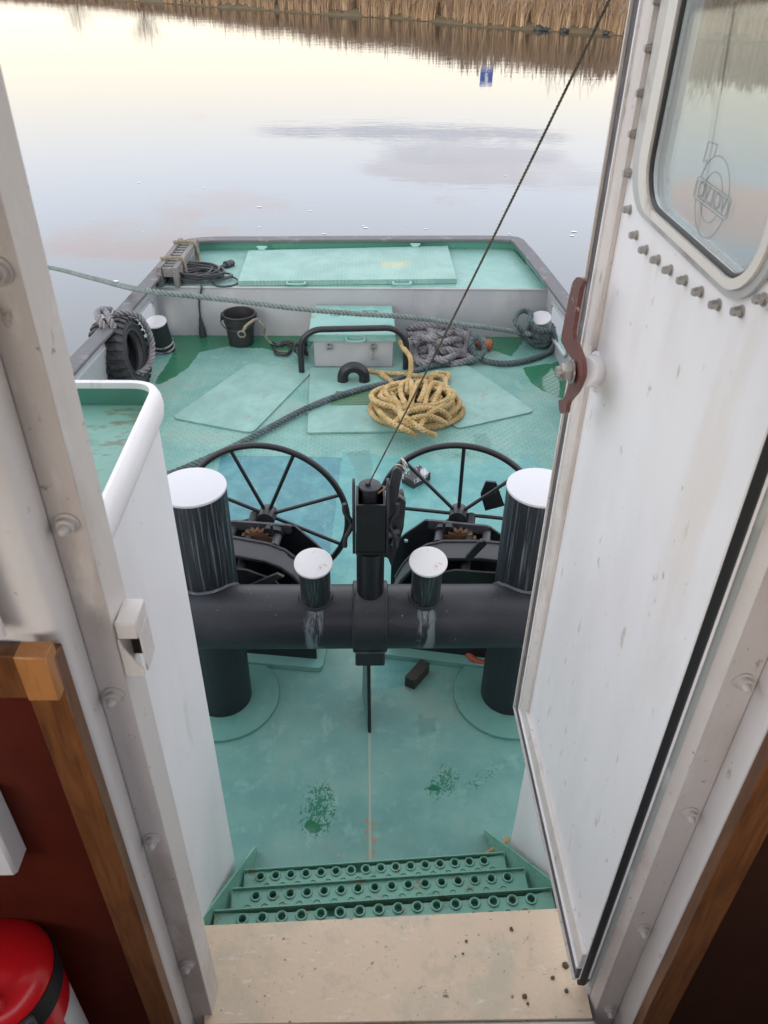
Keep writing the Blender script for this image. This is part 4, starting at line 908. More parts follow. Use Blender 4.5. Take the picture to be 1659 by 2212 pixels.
# ------------------------------------------------------------------ tow hook on the crossbar
th = thing('tow_hook', 'black tow hook head with forked side arm standing on the middle of the crossbar', 'tow hook', (XC, YQ, ZP+RP))
yb = YQ-.055
m = MB(); m.cyl((XC, YQ, ZP+.08), (XC, YQ, .955), .052, n=40); m.build('riser', M['black'], th)
zb0, zb1 = at(800, 1192, y=yb).z, at(800, 1092, y=yb).z
m = MB()
m.bb(XC-.052, XC+.052, yb, yb+.008, zb0, zb1); m.bb(XC-.052, XC-.044, yb+.008, YQ+.06, zb0, zb1); m.bb(XC+.044, XC+.052, yb+.008, YQ+.06, zb0, zb1); m.bb(XC-.052, XC+.052, YQ+.06, YQ+.068, zb0, zb1); m.bb(XC-.054, XC+.054, yb-.004, YQ+.07, zb0-.01, zb0-.001)
m.build('housing', M['black'], th)
m = MB(); m.cyl((XC-.003, YQ, zb0), (XC-.003, YQ, 1.230), .028, n=28); m.cyl((XC-.003, YQ, 1.230), (XC-.003, YQ, 1.240), .040, n=28, bev=.003); m.cyl((XC-.01, YQ, 1.240), (XC-.01, YQ, 1.250), .010, n=10); m.build('swivel_pin', M['black_worn'], th)
for s_ in (-1, 1):
    x = XC+s_*.060
    m = MB(); m.prism(roundpoly([(YQ-.058, zb0-.02), (YQ+.07, zb0-.02), (YQ+.07, 1.165), (YQ+.035, 1.250), (YQ-.005, 1.250), (YQ-.058, 1.145)], .03), YZ(x-.005), 0, .010); m.build('side_plate', M['black_worn'], th)
    for up in (-1, 1):
        zc = (zb0+zb1)/2+.012; m = MB(); xo = x+s_*.004
        m.tube(catmull([(xo, YQ-.04, zc), (xo+s_*.012, YQ-.045, zc+up*.03), (xo+s_*.026, YQ-.05, zc+up*.055), (xo+s_*.028, YQ-.05, zc+up*.095)], .008), .0085, 8); m.build('horn', M['black'], th)
# folded fork arm on the starboard side
def TA(px, py, y): return at(px, py, y=y)
def bar3(m, pts, y0, y1):
    """flat plate whose outline is given as seen, standing between two depths"""
    P = [at(*p, y=y0) for p in pts]; m.prism([(p.x, p.z) for p in P], XZ(y0), 0, y1-y0); return m
m = MB(); bar3(m, roundpoly([(822, 1202), (838, 1205), (846, 1226), (872, 1140), (877, 1084), (862, 1072), (836, 1128)], 4), YQ+.05, YQ+.075); m.build('arm_plate', M['black_lit'], th)
m = MB(); bar3(m, roundpoly([(824, 1165), (836, 1168), (860, 1072), (869, 1018), (858, 1010), (849, 1016), (838, 1064), (829, 1110)], 3), YQ+.035, YQ+.048)
bar3(m, roundpoly([(851, 1073), (857, 1075), (870, 1022), (874, 1010), (866, 1008), (858, 1040)], 2), YQ+.085, YQ+.10); m.build('fork', M['black_lit'], th)
m = MB(); bar3(m, roundpoly([(858, 1072), (868, 1064), (874, 1074), (872, 1100), (860, 1112), (852, 1098)], 4), YQ+.08, YQ+.11); m.cyl(TA(862, 1090, YQ+.03), TA(862, 1090, YQ+.12), .012, n=12); m.build('pawl', M['black'], th)
m = MB(); m.cyl((XC+.05, YQ+.01, zb0+.02), (XC+.10, YQ+.04, zb0+.02), .018, n=14); m.bb(XC+.062, XC+.082, YQ+.0, YQ+.05, zb0-.05, zb0-.01, .003); m.build('hinge_pin', M['black'], th)
m = MB()
q = TA(863, 1018, YQ+.06); m.torus(q+Vector((0, 0, .01)), .018, .004, (.5, 1, .2), 18, 6); m.torus(q+Vector((.016, .004, .032)), .019, .0038, (.8, .4, .4), 18, 6)
tag(m.build('shackle', M['steel']), 'small bright steel shackle and ring at the tip of the tow hook arm', 'shackle')
m = MB(); m.tube(catmull([q+Vector((-.015, 0, .02)), TA(850, 1035, YQ+.05), TA(843, 1043, YQ+.04), TA(830, 1056, YQ+.02), TA(816, 1066, YQ+.0)], .006), .0035, 5)
tag(m.build('hook_lanyard', M['rope_tan']), 'thin tan lanyard between the shackle and the swivel pin of the tow hook', 'lanyard')
a = Vector((XC-.005, YQ, 1.248)); b = at(1303, 0, y=1.66); e = b+(b-a)*.55; m = MB()
P = [a.lerp(e, k/14)-Vector((0, 0, .03*math.sin(PI*k/14))) for k in range(15)]
rope(m, P, .0030, .026, n=5)
tag(m.build('wire_line', M['wire'], loc=a), 'thin dark wire line running up from the tow hook to above the doorway', 'line')

# ------------------------------------------------------------------ hand wheel winches
def winch(sg, label):
    """sg -1 port, +1 starboard; local frame x' away from the centre line"""
    hubp = at(578, 1112, y=3.0) if sg < 0 else at(990, 1110, y=3.0)
    yaw = math.radians(7) if sg < 0 else math.radians(-10)   # plates open towards the centre line
    ex = Vector((math.cos(yaw)*sg, math.sin(yaw)*sg, 0)) if sg > 0 else Vector((-math.cos(yaw), math.sin(yaw), 0))
    ey = Vector((-ex.y, ex.x, 0)) if sg > 0 else Vector((ex.y, -ex.x, 0))
    if ey.y < 0: ey = -ey
    o = Vector((hubp.x, hubp.y, 0)); zh = hubp.z
    def W(u, d, z): return o+ex*u+ey*d+Vector((0, 0, z))     # u outboard, d depth aft from the wheel
    t = thing('hand_wheel_winch', label, 'winch', o, 'hand wheel winches on the deck')
    def plate(m, pts, d0, d1, holes=()): m.prism(pts, lambda u, v, w: W(u, w, v), d0, d1, holes); return m
    # deck pad and three frame plates
    m = MB(); m.prism(roundpoly([(-.305, -.40), (.34, -.40), (.34, .02), (-.305, .02)], .03), lambda u, v, w: W(u, v, w), .002, .03); m.build('base_pad', M['green'], t)
    far = [(-.30, .03), (-.30, .435), (-.235, .515), (-.145, .605), (.15, .605), (.30, .50), (.32, .03)]
    m = MB(); plate(m, far, -.085, -.072, [circ(-.232, .475, .011)]); m.build('frame_plate', M['black'], t)
    zt = .605
    m = MB(); plate(m, roundpoly([(-.13, zt-.035), (-.13, zt+.012), (.15, zt+.012), (.15, zt-.035)], .012), -.098, -.085); m.build('top_bar', M['guard'], t)
    mid = [(-.27, .03), (-.27, .30), (-.215, .44), (-.15, .535), (-.05, .575), (.12, .60), (.26, .60), (.30, .03)]
    m = MB(); plate(m, mid, -.215, -.203); m.build('frame_plate', M['black'], t)
    near = [(-.27, .03), (-.27, .22), (-.17, .40), (-.10, .50), (.02, .545), (.14, .55), (.27, .56), (.30, .03)]
    m = MB(); plate(m, near, -.345, -.333); m.build('frame_plate', M['black'], t)
    # curved guard sheet over the drum, between mid and near plate
    arc = [(-.262, .34), (-.225, .43), (-.175, .508), (-.12, .556), (-.05, .585), (.12, .608), (.26, .61)]
    m = MB(); A = [(u, z) for u, z in arc]+[(u*.985, z-.012) for u, z in arc[::-1]]
    m.prism(A, lambda u, v, w: W(u, w, v-.30*(-.203-w)), -.29, -.20); m.tube([W(u, -.203, z+.004) for u, z in arc], .007, 6); m.tube([W(u, -.29, z-.022) for u, z in arc], .006, 6); m.build('drum_guard', M['guard'] if 'guard' in M else M['black_worn'], t)
    for u, z in ((-.075, .575), (.14, .575)):
        m = MB(); m.cyl(W(u, -.203, z), W(u, -.085, z), .019, n=16); m.build('spacer_bar', M['guard'], t)
    m = MB(); m.cyl(W(.06, -.31, .50), W(.06, .0, zh), .022, n=18); m.build('shaft', M['black_worn'], t)
    m = MB(); g = []
    for k in range(36):
        a = 2*PI*k/36; r = .085 if k % 2 else .068; g.append((.02+r*math.cos(a), .525+r*math.sin(a)))
    plate(m, g, -.135, -.110); m.build('gear', M['brown_rust'], t)
    m = MB(); m.cyl(W(0, -.335, .26), W(0, -.203, .26), .13, n=36); m.cyl(W(0, -.20, .26), W(0, -.085, .26), .10, n=36); m.build('drum', M['black'], t)
    m = MB(); plate(m, roundpoly([(-.10, .575), (-.09, .61), (-.02, .618), (.0, .585), (-.03, .575)], .01), -.13, -.10); m.cyl(W(-.055, -.15, .60), W(-.055, -.15, .655), .007, n=8); m.build('pawl', M['black_worn'], t)
    # wheel: rim, eight spokes, hub
    R = .376 if sg < 0 else .372
    e2 = Vector((0, 0, 1)); rim = [W(0, 0, zh)+ex*R*math.cos(2*PI*k/72)+e2*R*math.sin(2*PI*k/72) for k in range(72)]
    m = MB(); m.tube(rim, .0145, 10, closed=True); wh = m.build('wheel_rim', M['black'], t)
    a0 = PI/8 if sg < 0 else 0
    for k in range(8):
        a = a0+k*PI/4; dv = ex*math.cos(a)+e2*math.sin(a)
        m = MB(); m.cyl(W(0, 0, zh)+dv*.03, W(0, 0, zh)+dv*(R-.008), .0087, n=10); m.build('spoke', M['black'], t)
    m = MB(); m.cyl(W(0, -.05, zh), W(0, .03, zh), .042, n=24, bev=.004); m.cyl(W(0, .03, zh), W(0, .05, zh), .024, n=12); m.build('hub', M['hub'] if 'hub' in M else M['black_worn'], t)
    if sg > 0:
        pts = [(1050, 1040), (1072, 1042), (1090, 1092), (1048, 1103), (1038, 1068)]; P = [at(*p, y=3.02) for p in pts]
        m = MB(); m.prism([(p.x, p.z) for p in P], XZ(3.018), 0, .012); qn = at(1065, 1070, y=3.0); m.cyl(qn, qn+Vector((0, .02, 0)), .018, n=6); m.build('handle_plate', M['black'], t)
        P = [at(*p, y=2.66) for p in ((1040, 1163), (1054, 1172), (1015, 1212), (1003, 1206))]
        m = MB(); m.prism(roundpoly([(p.x, p.z) for p in P], .015), XZ(2.655), 0, .012); qn = at(1040, 1171, y=2.652); m.cyl(qn, qn+Vector((0, -.008, 0)), .009, n=12); m.build('brake_lever', M['black_worn'], t)
    else:
        m = MB(); plate(m, [(-.15, .545), (-.12, .56), (.12, .41), (.09, .395)], -.37, -.356); m.build('brake_lever', M['black_worn'], t)
        m = MB(); q2 = W(.29, -.02, zh+.10); m.cyl(q2, q2+Vector((0, -.05, 0)), .022, n=14); m.build('wheel_knob', M['cap_white'], t)
winch(-1, 'port winch whose hand wheel stands before the blue painted deck')
winch(1, 'starboard winch whose hand wheel carries a plate with a nut on one spoke')

# ------------------------------------------------------------------ white engine casings either side of the passage
ZC = 1.932; cx1 = -.465; cy1 = 1.625
cs = thing('engine_casing', 'tall white steel casing with a green recessed top at the port side of the doorway', 'casing', (-1.1, 1.3, 0))
def casing_outline(o=0.0): return roundpoly([(-1.72-o, 1.0), (cx1+o, 1.0), (cx1+o, cy1+o), (-1.72-o, cy1+o)], .06+o, 8)
m = MB(); m.prism(casing_outline(), XY, 0, ZC-.022); m.build('wall', M['casing'], cs)
MB().prism(roundpoly([(-1.69, 1.02), (cx1-.008, 1.02), (cx1-.008, cy1-.008), (-1.69, cy1-.008)], .055, 8), XY, ZC-.021, ZC-.012).build('top', M['casing_top'], cs)
ol = [p for p in casing_outline(.0)]
m = MB(); ring = [Vector((p[0], p[1], ZC)) for p in ol]
bm = m.bm; rows = []; n = len(ring); prof = [(-.006, -.02), (-.006, .044), (.003, .0465), (.010, .042), (.017, .028), (.020, .008), (.017, -.016), (.009, -.030), (-.002, -.034)]
for i, p in enumerate(ring):
    t_ = (ring[(i+1) % n]-ring[i-1]).normalized(); o = Vector((t_.y, -t_.x, 0)); rows.append([bm.verts.new(p+o*a+Vector((0, 0, b))) for a, b in prof])
for i in range(n):
    a, b = rows[i], rows[(i+1) % n]
    for k in range(len(prof)-1): bm.faces.new((a[k], b[k], b[k+1], a[k+1]))
m.build('rim', M['casing'], cs)
m = MB(); rows = []
for i, p in enumerate(ring):
    t_ = (ring[(i+1) % n]-ring[i-1]).normalized(); o = Vector((t_.y, -t_.x, 0)); rows.append([m.bm.verts.new(p+o*-.0065+Vector((0, 0, b))) for b in (-.012, .030)])
for i in range(n): m.bm.faces.new((rows[i][0], rows[(i+1) % n][0], rows[(i+1) % n][1], rows[i][1]))
m.build('rim_inside', M['green_d'], cs)
q = at(1097, 1840, z=0); m = MB(); m.prism(roundpoly([(q.x+.125, 1.0), (1.6, 1.0), (1.6, q.y), (q.x, q.y)], .012), XY, 0, .56)
tag(m.build('low_casing', M['casing']), 'low white casing behind the open door at the starboard side of the steps', 'casing')

# ------------------------------------------------------------------ green perforated steps
ZS = .531
st = thing('deck_steps', 'green painted steel steps with three perforated treads leading down to the deck', 'steps', (.05, 1.35, 0))
for sgn in (-1, 1):
    e3, e1_ = (at(460, 1969, z=.40), at(525, 1881, z=.14)) if sgn < 0 else (at(1194, 1919, z=.40), at(1092, 1841, z=.14)); a = e3+(e3-e1_)*.5+Vector((sgn*.004, 0, .01)); b = e1_-(e3-e1_)*.5+Vector((sgn*.004, 0, .0)); b.z = 0
    m = MB(); m.prism([(a.y-.02, a.z-.02), (a.y+.02, a.z), (b.y+.02, .03), (b.y+.02, .002), (b.y-.20, .002), (a.y-.02, a.z-.20)], lambda u, v, w: Vector((a.x+(b.x-a.x)*(u-a.y)/(b.y-a.y)+w, u, v)), -.004, .005); m.build('stringer', M['green_step'] if 'green_step' in M else M['green_d'], st)
rows = [((460, 1969), (1194, 1919), .40, 'x'), ((499, 1921), (1135, 1876), .27, 'x'), ((525, 1881), (1091, 1842), .14, 'x')]
holes = [((523, 1983), (1148, 1939)), ((552, 1933), (1097, 1892.5)), ((562, 1891), (1046, 1857))]
back = [((566, 2007), (1136, 1968)), ((533, 1960), (1088, 1919)), ((576, 1913), (1065, 1877))]
for (pl, pr_, z, _), (hl, hr), b2 in zip(rows, holes, back):
    A, B = at(*pl, z=z), at(*pr_, z=z); d = (B-A).normalized(); nn = Vector((d.y, -d.x, 0)); Lr = (B-A).length      # nn points to the camera
    def TR(u, v, w): return A+d*u+nn*v+Vector((0, 0, w))
    h0, h1 = at(*hl, z=z), at(*hr, z=z); hs = [((h0.lerp(h1, k/15)-A).dot(d), (h0.lerp(h1, k/15)-A).dot(nn)) for k in range(16)]
    e0, e1 = at(*b2[0], z=z), at(*b2[1], z=z); hs2 = [((e0.lerp(e1, k/15)-A).dot(d), (e0.lerp(e1, k/15)-A).dot(nn)) for k in range(16)]
    m = MB(); m.prism([(0.004, 0), (Lr-.004, 0), (Lr-.004, .17), (.004, .17)], TR, -.014, -.010, [circ(u, v, .0125, 16) for u, v in hs])
    m.prism([(0.004, -.003), (Lr-.004, -.003), (Lr-.004, .001), (.004, .001)], TR, -.06, .004)
    for u, v in hs: m.lathe([(.0126, -.034), (.0126, -.004)], TR(u, v, 0), 16)  # inner tubes below the rims, added so the holes go dark
    for u, v in hs: m.torus(TR(u, v, -.007), .0148, .0038, (0, 0, 1), 18, 6)
    for u, v in hs2: m.torus(TR(u, v, -.009), .0135, .003, (0, 0, 1), 16, 5)
    m.prism([(.004, -.003), (Lr-.004, -.003), (Lr-.004, .17), (.004, .17)], TR, -.048, -.040); m.build('tread', M['green_step'] if 'green_step' in M else M['green_d'], st)  # lower plate added under the tread to keep light out of the holes
m = MB(); q = at(1040, 1853, z=.01); m.tube(catmull([q, at(1070, 1832, z=.03), at(1100, 1812, z=.03)], .02), .010, 6)
tag(m.build('hose_end', M['rope_tan']), 'short tan line end on the deck beside the foot of the steps', 'line')

# ------------------------------------------------------------------ wheelhouse: aft wall with the doorway
wh = thing('wheelhouse', 'white painted wheelhouse aft wall around the open doorway', 'wheelhouse', (.1, .9, .4))
ZT = 3.25
def ext(pts, z0, z1, name, mat, parent=None): m = MB(); m.prism(pts, XY, z0, z1); return m.build(name, mat, parent)
ext([(-.388, .97), (-.394, .906), (-.394, .99), (-2.1, .99), (-2.1, .97)][0:0] or [(-.392, .972), (-.398, .909), (-.46, .909), (-.46, .85), (-2.1, .85), (-2.1, .972)], .40, ZT, 'wall', M['wall'], wh)
ext([(-.388, .975), (-.3935, .9075), (-.3975, .9075), (-.3915, .975)], .40, ZT, 'door_reveal', M['off'], wh)
m = MB(); m.prism([(-.394, .9055), (-.442, .9055), (-.442, .9085), (-.394, .9085)], XY, .40, ZT); m.build('bolt_flange', M['strip'], wh)
m = MB(); m.prism(roundpoly([(-.4425, .909), (-.4425, .862), (-.449, .846), (-.470, .838), (-.52, .846), (-.60, .849), (-.60, .909)], .008, 3), XY, .40, ZT); m.build('lining', M['wall'], wh)
m = MB(); m.prism(roundpoly([(-.60, .838), (-.52, .838), (-.50, .812), (-.545, .79), (-.60, .80)], .012, 3), XY, 1.99, ZT); m.build('window_ledge', M['wall'], wh)
ext([(.58, .972), (.609, .909), (.67, .909), (.67, .86), (2.1, .86), (2.1, .972)], .40, ZT, 'wall', M['wall'], wh)
ext([(.5875, .9495), (.5935, .9370), (.5973, .939), (.5915, .9515)], .40, ZT, 'seal_strip', M['grey_strip'], wh)
ext([(.5955, .936), (.606, .9075), (.6095, .9085), (.598, .9435)], .40, ZT, 'door_reveal', M['off'], wh)
ext([(.606, .9055), (.663, .9055), (.663, .9085), (.606, .9085)], .40, ZT, 'bolt_flange', M['strip'], wh)
ext(roundpoly([(.6635, .909), (.6635, .85), (.668, .838), (.76, .838), (.76, .909)], .006, 3), .40, ZT, 'lining', M['wall'], wh)
m = MB(); m.bb(-2.1, 2.1, .86, .97, ZT, 3.6); m.build('header', M['wall'], wh)
# cheaply described remainder of the house behind the photographer: floor, roof, window posts; roof and walls added to darken the interior
hm = paint('house_inner_paint', (.45, .42, .40), .5); fm = paint('dark_floor', (.08, .06, .05), .5)
m = MB(); m.bb(-2.1, 2.1, -1.9, .84, .35, .40); m.build('floor', fm, wh)
m = MB(); m.bb(-2.2, 2.2, -2.0, 1.05, 3.6, 3.66); m.build('roof', hm, wh)
m = MB()
for s_ in (-1, 1): m.bb(s_*2.1, s_*2.14, -1.9, .86, .4, 2.15); m.bb(s_*2.1, s_*2.14, -1.9, .86, 3.2, 3.6)
m.bb(-2.1, 2.1, -1.94, -1.9, .4, 2.15); m.bb(-2.1, 2.1, -1.94, -1.9, 3.2, 3.6); m.build('house_wall', hm, wh)
# bolts
def domebolt(p, n, mat, parent, r=.0135):
    m = MB(); q = Vector(n).to_track_quat('Z', 'Y').to_matrix()
    m.lathe([(0, 0), (r*1.35, 0), (r*1.35, .003), (r, .004), (r*.95, .012), (r*.6, .013), (r*.55, .020), (r*.35, .025), (0, .027)], p, 20, q); return m.build('bolt', mat, parent, loc=p)
zsL = [at(px, py, y=.9055).z for px, py in ((150, 1130), (247, 1500), (332, 1810), (405, 2080))]; zsR = [at(px, py, y=.9055).z for px, py in ((1605, 1470), (1487, 1755), (1385, 2003))]
dz_ = zsL[0]-zsL[1]
for x, zs in ((-.4185, [zsL[0]+.36, zsL[0]+.7]+zsL), (.6375, [zsR[0]+.38, zsR[0]+.74]+zsR+[zsR[2]-.42])):
    o = domebolt((x, .9055, zs[0]), (0, -1, 0), M['painted_bolt'], wh)
    for z in zs[1:]: copy_part(o, Vector((x, .9055, z))-Vector(wh.location))
# latch keeper
kz0, kz1 = at(325, 1445, y=.93).z, at(250, 1312, y=.93).z
kp = thing('latch_keeper', 'white steel latch keeper box with dark opening on the port door jamb', 'latch', (-.37, .93, kz0))
kz0 += .008; kz1 -= .014; x0, x1, y0, y1 = -.391, -.357, .907, .968
m = MB(); m.bb(x0, x1, y0, y1, kz1-.035, kz1, .003); m.bb(x1-.004, x1, y0+.012, y1, kz0, kz1-.035, .001); m.bb(x0, x1-.004, y1-.006, y1, kz0, kz1-.035); m.prism([(x0, kz0), (x1-.004, kz0), (x1-.004, kz0+.018), (x1-.012, kz0+.028), (x0+.006, kz1-.055), (x0+.002, kz1-.035), (x0, kz1-.035)], XZ(y0), 0, .004); m.build('box', M['off'], kp)
m = MB(); m.bb(x0+.001, x1-.005, y1-.012, y1-.007, kz0+.002, kz1-.037); m.build('recess', paint('shaded_rusty_recess', (.035, .022, .018), .6, [((.12, .07, .04), 30, .6, .7, .6)]), kp)  # back sheet painted dark for the shade in the opening, flecked with rust
# wood trim and dark panels
zw = 1.965
wp = thing('wood_panel', 'dark red panel in a varnished wood frame under the port window', 'panel', (-.6, .84, .4))
MB().bb(-1.2, -.497, .832, .846, .40, zw-.05).build('panel', M['panel'], wp)
m = MB(); m.bb(-.500, -.4425, .806, .838, .40, zw-.012, .002); m.build('stile', M['wood'], wp)
m = MB(); m.bb(-1.2, -.5005, .812, .838, zw-.105, zw-.012, .003); m.build('top_rail', M['wood'], wp)
m = MB(); m.box((-.467, .803, zw-.035), (.046, .034, .09), bev=.002); m.build('corner_block', M['wood_block'] if 'wood_block' in M else M['wood'], wp)
wq = thing('wood_panel', 'dark brown panel in a varnished wood frame at the starboard jamb', 'panel', (.75, .84, .4))
MB().bb(.73, 1.4, .832, .846, .40, 2.3).build('panel', M['panel_dark'] if 'panel_dark' in M else M['panel'], wq)
m = MB(); m.bb(.6645, .729, .806, .8375, .40, 2.3, .002); m.build('stile', M['wood'], wq)
# switch box and fire extinguisher
q = at(18, 1850, y=.776); m = MB(); m.bb(q.x-.14, q.x, .775, .831, at(42, 1893, y=.776).z, at(20, 1750, y=.776).z, .006)
tag(m.build('switch_box', M['box_white']), 'small white switch box on the dark red panel', 'switch box')
exx = at(188, 2212, y=.70); zt_ = at(20, 2010, y=.66).z-.275; cxx = exx.x-.168
fx = thing('fire_extinguisher', 'red fire extinguisher held by a black strap in the lower left corner', 'extinguisher', (cxx, .735, zt_-.5))
c_ = Vector((cxx, .735, zt_-.5))
m = MB(); m.lathe([(0, 0), (.108, 0), (.115, .01), (.115, .45), (.108, .468), (.094, .48), (.068, .490), (.04, .498), (.02, .50), (0, .50)], c_, 48); m.build('cylinder', M['red'], fx)
m = MB(); A_ = [math.radians(-10+2*k) for k in range(19)]; m.prism([(c_.x+.1153*math.cos(a), c_.y+.1153*math.sin(a)) for a in A_]+[(c_.x+.1159*math.cos(a), c_.y+.1159*math.sin(a)) for a in A_[::-1]], XY, c_.z+.02, c_.z+.30); m.build('label', M['label_white'], fx)
m = MB(); m.lathe([(.1162, .375), (.1185, .375), (.1185, .445), (.1162, .445)], c_, 48, closed=True); s_ = m.build('strap', M['strap'], fx)
m = MB(); m.box(c_+Vector((.085, -.088, .41)), (.052, .012, .075), Matrix.Rotation(.72, 3, 'Z'), bev=.003); m.build('buckle', M['buckle'], s_)
m = MB(); m.box(c_+Vector((.0, -.075, .480)), (.12, .035, .05), Matrix.Rotation(.15, 3, 'Z') @ Matrix.Rotation(.35, 3, 'X'), bev=.012, seg=3); m.build('handle', M['red'], fx)
# sill plate
pts = [(-.46, 1.135), (.59, 1.172), (.59, .885), (-.41, .885)]
m = MB(); m.prism(pts, XY, ZS-.05, ZS); tag(m.build('doorstep', M['sill']), 'cream painted doorstep plate scuffed and speckled with grit above the green steps', 'doorstep')
m = MB(); m.bb(-.40, .60, .72, .884, ZS-.06, ZS-.006, .006); tag(m.build('threshold', M['worn_sill']), 'scuffed white threshold strip at the inner edge of the cream doorstep', 'threshold')
grit = paint('grit', (.10, .08, .05), .8); rnd = random.Random(2)
for k, (px, py, r) in enumerate(((1133, 2152, .007), (1222, 2085, .009), (1194, 2112, .006), (1224, 2140, .006), (1105, 2007, .006), (1007, 2033, .004), (1140, 2168, .004), (1000, 2060, .003))):
    q = at(px, py, z=ZS+.003); b = bmesh.new(); bmesh.ops.create_icosphere(b, subdivisions=2, radius=r)
    for v in b.verts: v.co *= rnd.uniform(.7, 1.2); v.co.z *= .6
    m = MB(); m._merge(b, Matrix.Translation(q)); tag(m.build('grit_crumb', grit, ang=20), 'dark crumb of grit lying on the starboard end of the cream doorstep', 'grit', 'crumbs of grit on the doorstep')

# ------------------------------------------------------------------ the open steel door
DH, DO = Vector((.5525, .941, 0)), Vector((.534, 1.818, 0)); DU = (DO-DH).normalized(); DN = Vector((-DU.y, DU.x, 0)); DL = .895
def D(u, v, w=0.0): return DH+DU*u+DN*w+Vector((0, 0, v))
def Dpx(px, py, w=0.0):
    r = ray(px, py); p0 = DH+DN*w; t = ((p0-CAM).x*DN.x+(p0-CAM).y*DN.y)/(r.x*DN.x+r.y*DN.y); P = CAM+r*t; q = P-DH; return (q.dot(DU), P.z)
dr = thing('steel_door', 'white steel door with a bolted window, swung open to the right', 'door', D(0, .62))
ZB, ZD = .618, 3.1
win = rrect(.135, .628, 2.392, 2.93, .085, 8)
m = MB(); m.prism([(.0, ZB), (DL, ZB), (DL, ZD), (.0, ZD)], D, -.030, 0, [win]); m.build('leaf', M['white'], dr)
# perimeter: thin lip, weathered gasket, lip, raised rim
def perim(name, d0, d1, w0, w1, mat):
    o = [(.0, ZB+d0), (DL-d0, ZB+d0), (DL-d0, ZD-d0), (.0, ZD-d0), (.0, ZD-d1), (DL-d1, ZD-d1), (DL-d1, ZB+d1), (.0, ZB+d1)]
    m = MB(); m.prism(o, D, w0, w1); return m.build(name, mat, dr)
perim('outer_lip', .0, .008, .0005, .016, M['off']); perim('gasket', .0085, .060, .0005, .010, M['gasket']); perim('inner_lip', .0605, .068, .0005, .016, M['white']); perim('rim', .0685, .135, .0005, .011, M['off'])
m = MB(); m.prism([(0, 0)], D, 0, 0) if 0 else None
m.prism(roundpoly([(.5545, .9405), (.5545, .9505), (.5755, .9765), (.589, .9505), (.572, .938)], .004), XY, ZB-.03, ZD); m.build('hinge_gasket', M['rubber'], dr)
# window: flat clamping flange, rolled bead, rubber, glass
fl = rrect(.098, .735, 2.364, 2.99, .118, 10); i1 = rrect(.116, .680, 2.3765, 2.955, .10, 10)
m = MB(); m.prism(fl, D, .0008, .008, [i1]); m.build('window_flange', M['alu'], dr)
m = MB(); i2 = rrect(.135, .634, 2.3915, 2.933, .085, 10); m.prism(rrect(.1165, .6795, 2.377, 2.9545, .0995, 10), D, .0008, .013, [i2]); m.build('window_bead', M['bead'], dr)
m = MB(); m.tube([D(u, v, .004) for u, v in rrect(.138, .630, 2.395, 2.928, .082, 10)], .0045, 8, closed=True); m.build('window_seal', M['rubber'], dr)
gt = NT('window_glass'); gt.N.remove(gt.b); tr = gt.N.new('ShaderNodeBsdfTransparent'); tr.inputs[0].default_value = (.86, .90, .89, 1); gl = gt.N.new('ShaderNodeBsdfGlossy'); gl.inputs['Roughness'].default_value = .02
df = gt.N.new('ShaderNodeBsdfDiffuse'); df.inputs[0].default_value = (.62, .64, .62, 1); fr = gt.N.new('ShaderNodeFresnel'); fr.inputs[0].default_value = 1.35; mx = gt.N.new('ShaderNodeMixShader'); mx2 = gt.N.new('ShaderNodeMixShader')
gt.lk(gt.math('MULTIPLY', fr.outputs[0], .6), mx.inputs[0]); gt.lk(tr.outputs[0], mx.inputs[1]); gt.lk(gl.outputs[0], mx.inputs[2])
spk = gt.step(gt.noise(60, 4, .7, (1, 1, .35)), .60, .74); gt.lk(gt.math('ADD', gt.math('MULTIPLY', spk, .10), .05), mx2.inputs[0]); gt.lk(mx.outputs[0], mx2.inputs[1]); gt.lk(df.outputs[0], mx2.inputs[2]); gt.lk(mx2.outputs[0], gt.out.inputs['Surface'])
m = MB(); m.prism(rrect(.134, .626, 2.396, 2.928, .084, 10), D, -.004, 0.0); pane = m.build('window_pane', gt.m, dr)
# etched emblem and mirrored lettering on the outside of the pane
etch = paint('etched_grey_print', (.34, .37, .38), .5, bump=0)
def px2(L): return [Dpx(x, y, -.004) for x, y in L]
def uvc(u, v, r, a0=0, a1=2*PI, n=48): return [(u+r*math.cos(a0+(a1-a0)*k/n), v+r*math.sin(a0+(a1-a0)*k/n)) for k in range(n+1)]
(ou, ov), (iu, iv) = Dpx(1521, 513, -.004), Dpx(1525, 477, -.004)
bl, br_ = Dpx(1497, 418, -.004), Dpx(1577, 437, -.004); cu, cv = (bl[0]+br_[0])/2, (bl[1]+br_[1])/2; hw = abs(bl[0]-br_[0])/2
Ro = cv-ov+.002; Ri = Ro*.62
m = MB()
def stroke(P, closed=False): m.tube([D(u, v, -.0055) for u, v in P], .0012, 5, closed=closed)
bh_ = .017
for R_ in (Ro, Ri):
    for s_ in (1, -1):
        a = math.asin(min(.99, bh_/R_)); stroke(uvc(cu, cv, R_, a if s_ > 0 else PI+a, PI-a if s_ > 0 else 2*PI-a))
stroke(rrect(cu-hw, cu+hw, cv-bh_, cv+bh_, .010), True); stroke(rrect(cu-hw+.005, cu+hw-.005, cv-bh_+.005, cv+bh_-.005, .008), True)
stroke(px2([(1521, 368), (1526, 345), (1517, 350), (1529, 306), (1548, 313), (1540, 340)]))
em = m.build('pane_emblem', etch, pane)
tc = bpy.data.curves.new('lettering', 'FONT'); tc.body = 'VOLVO'; tc.align_x = 'CENTER'; tc.align_y = 'CENTER'; tc.size = .036; tc.extrude = .0006; tc.offset = .0006
to = bpy.data.objects.new('tmp_text', tc); COL.objects.link(to); bpy.context.view_layer.update()
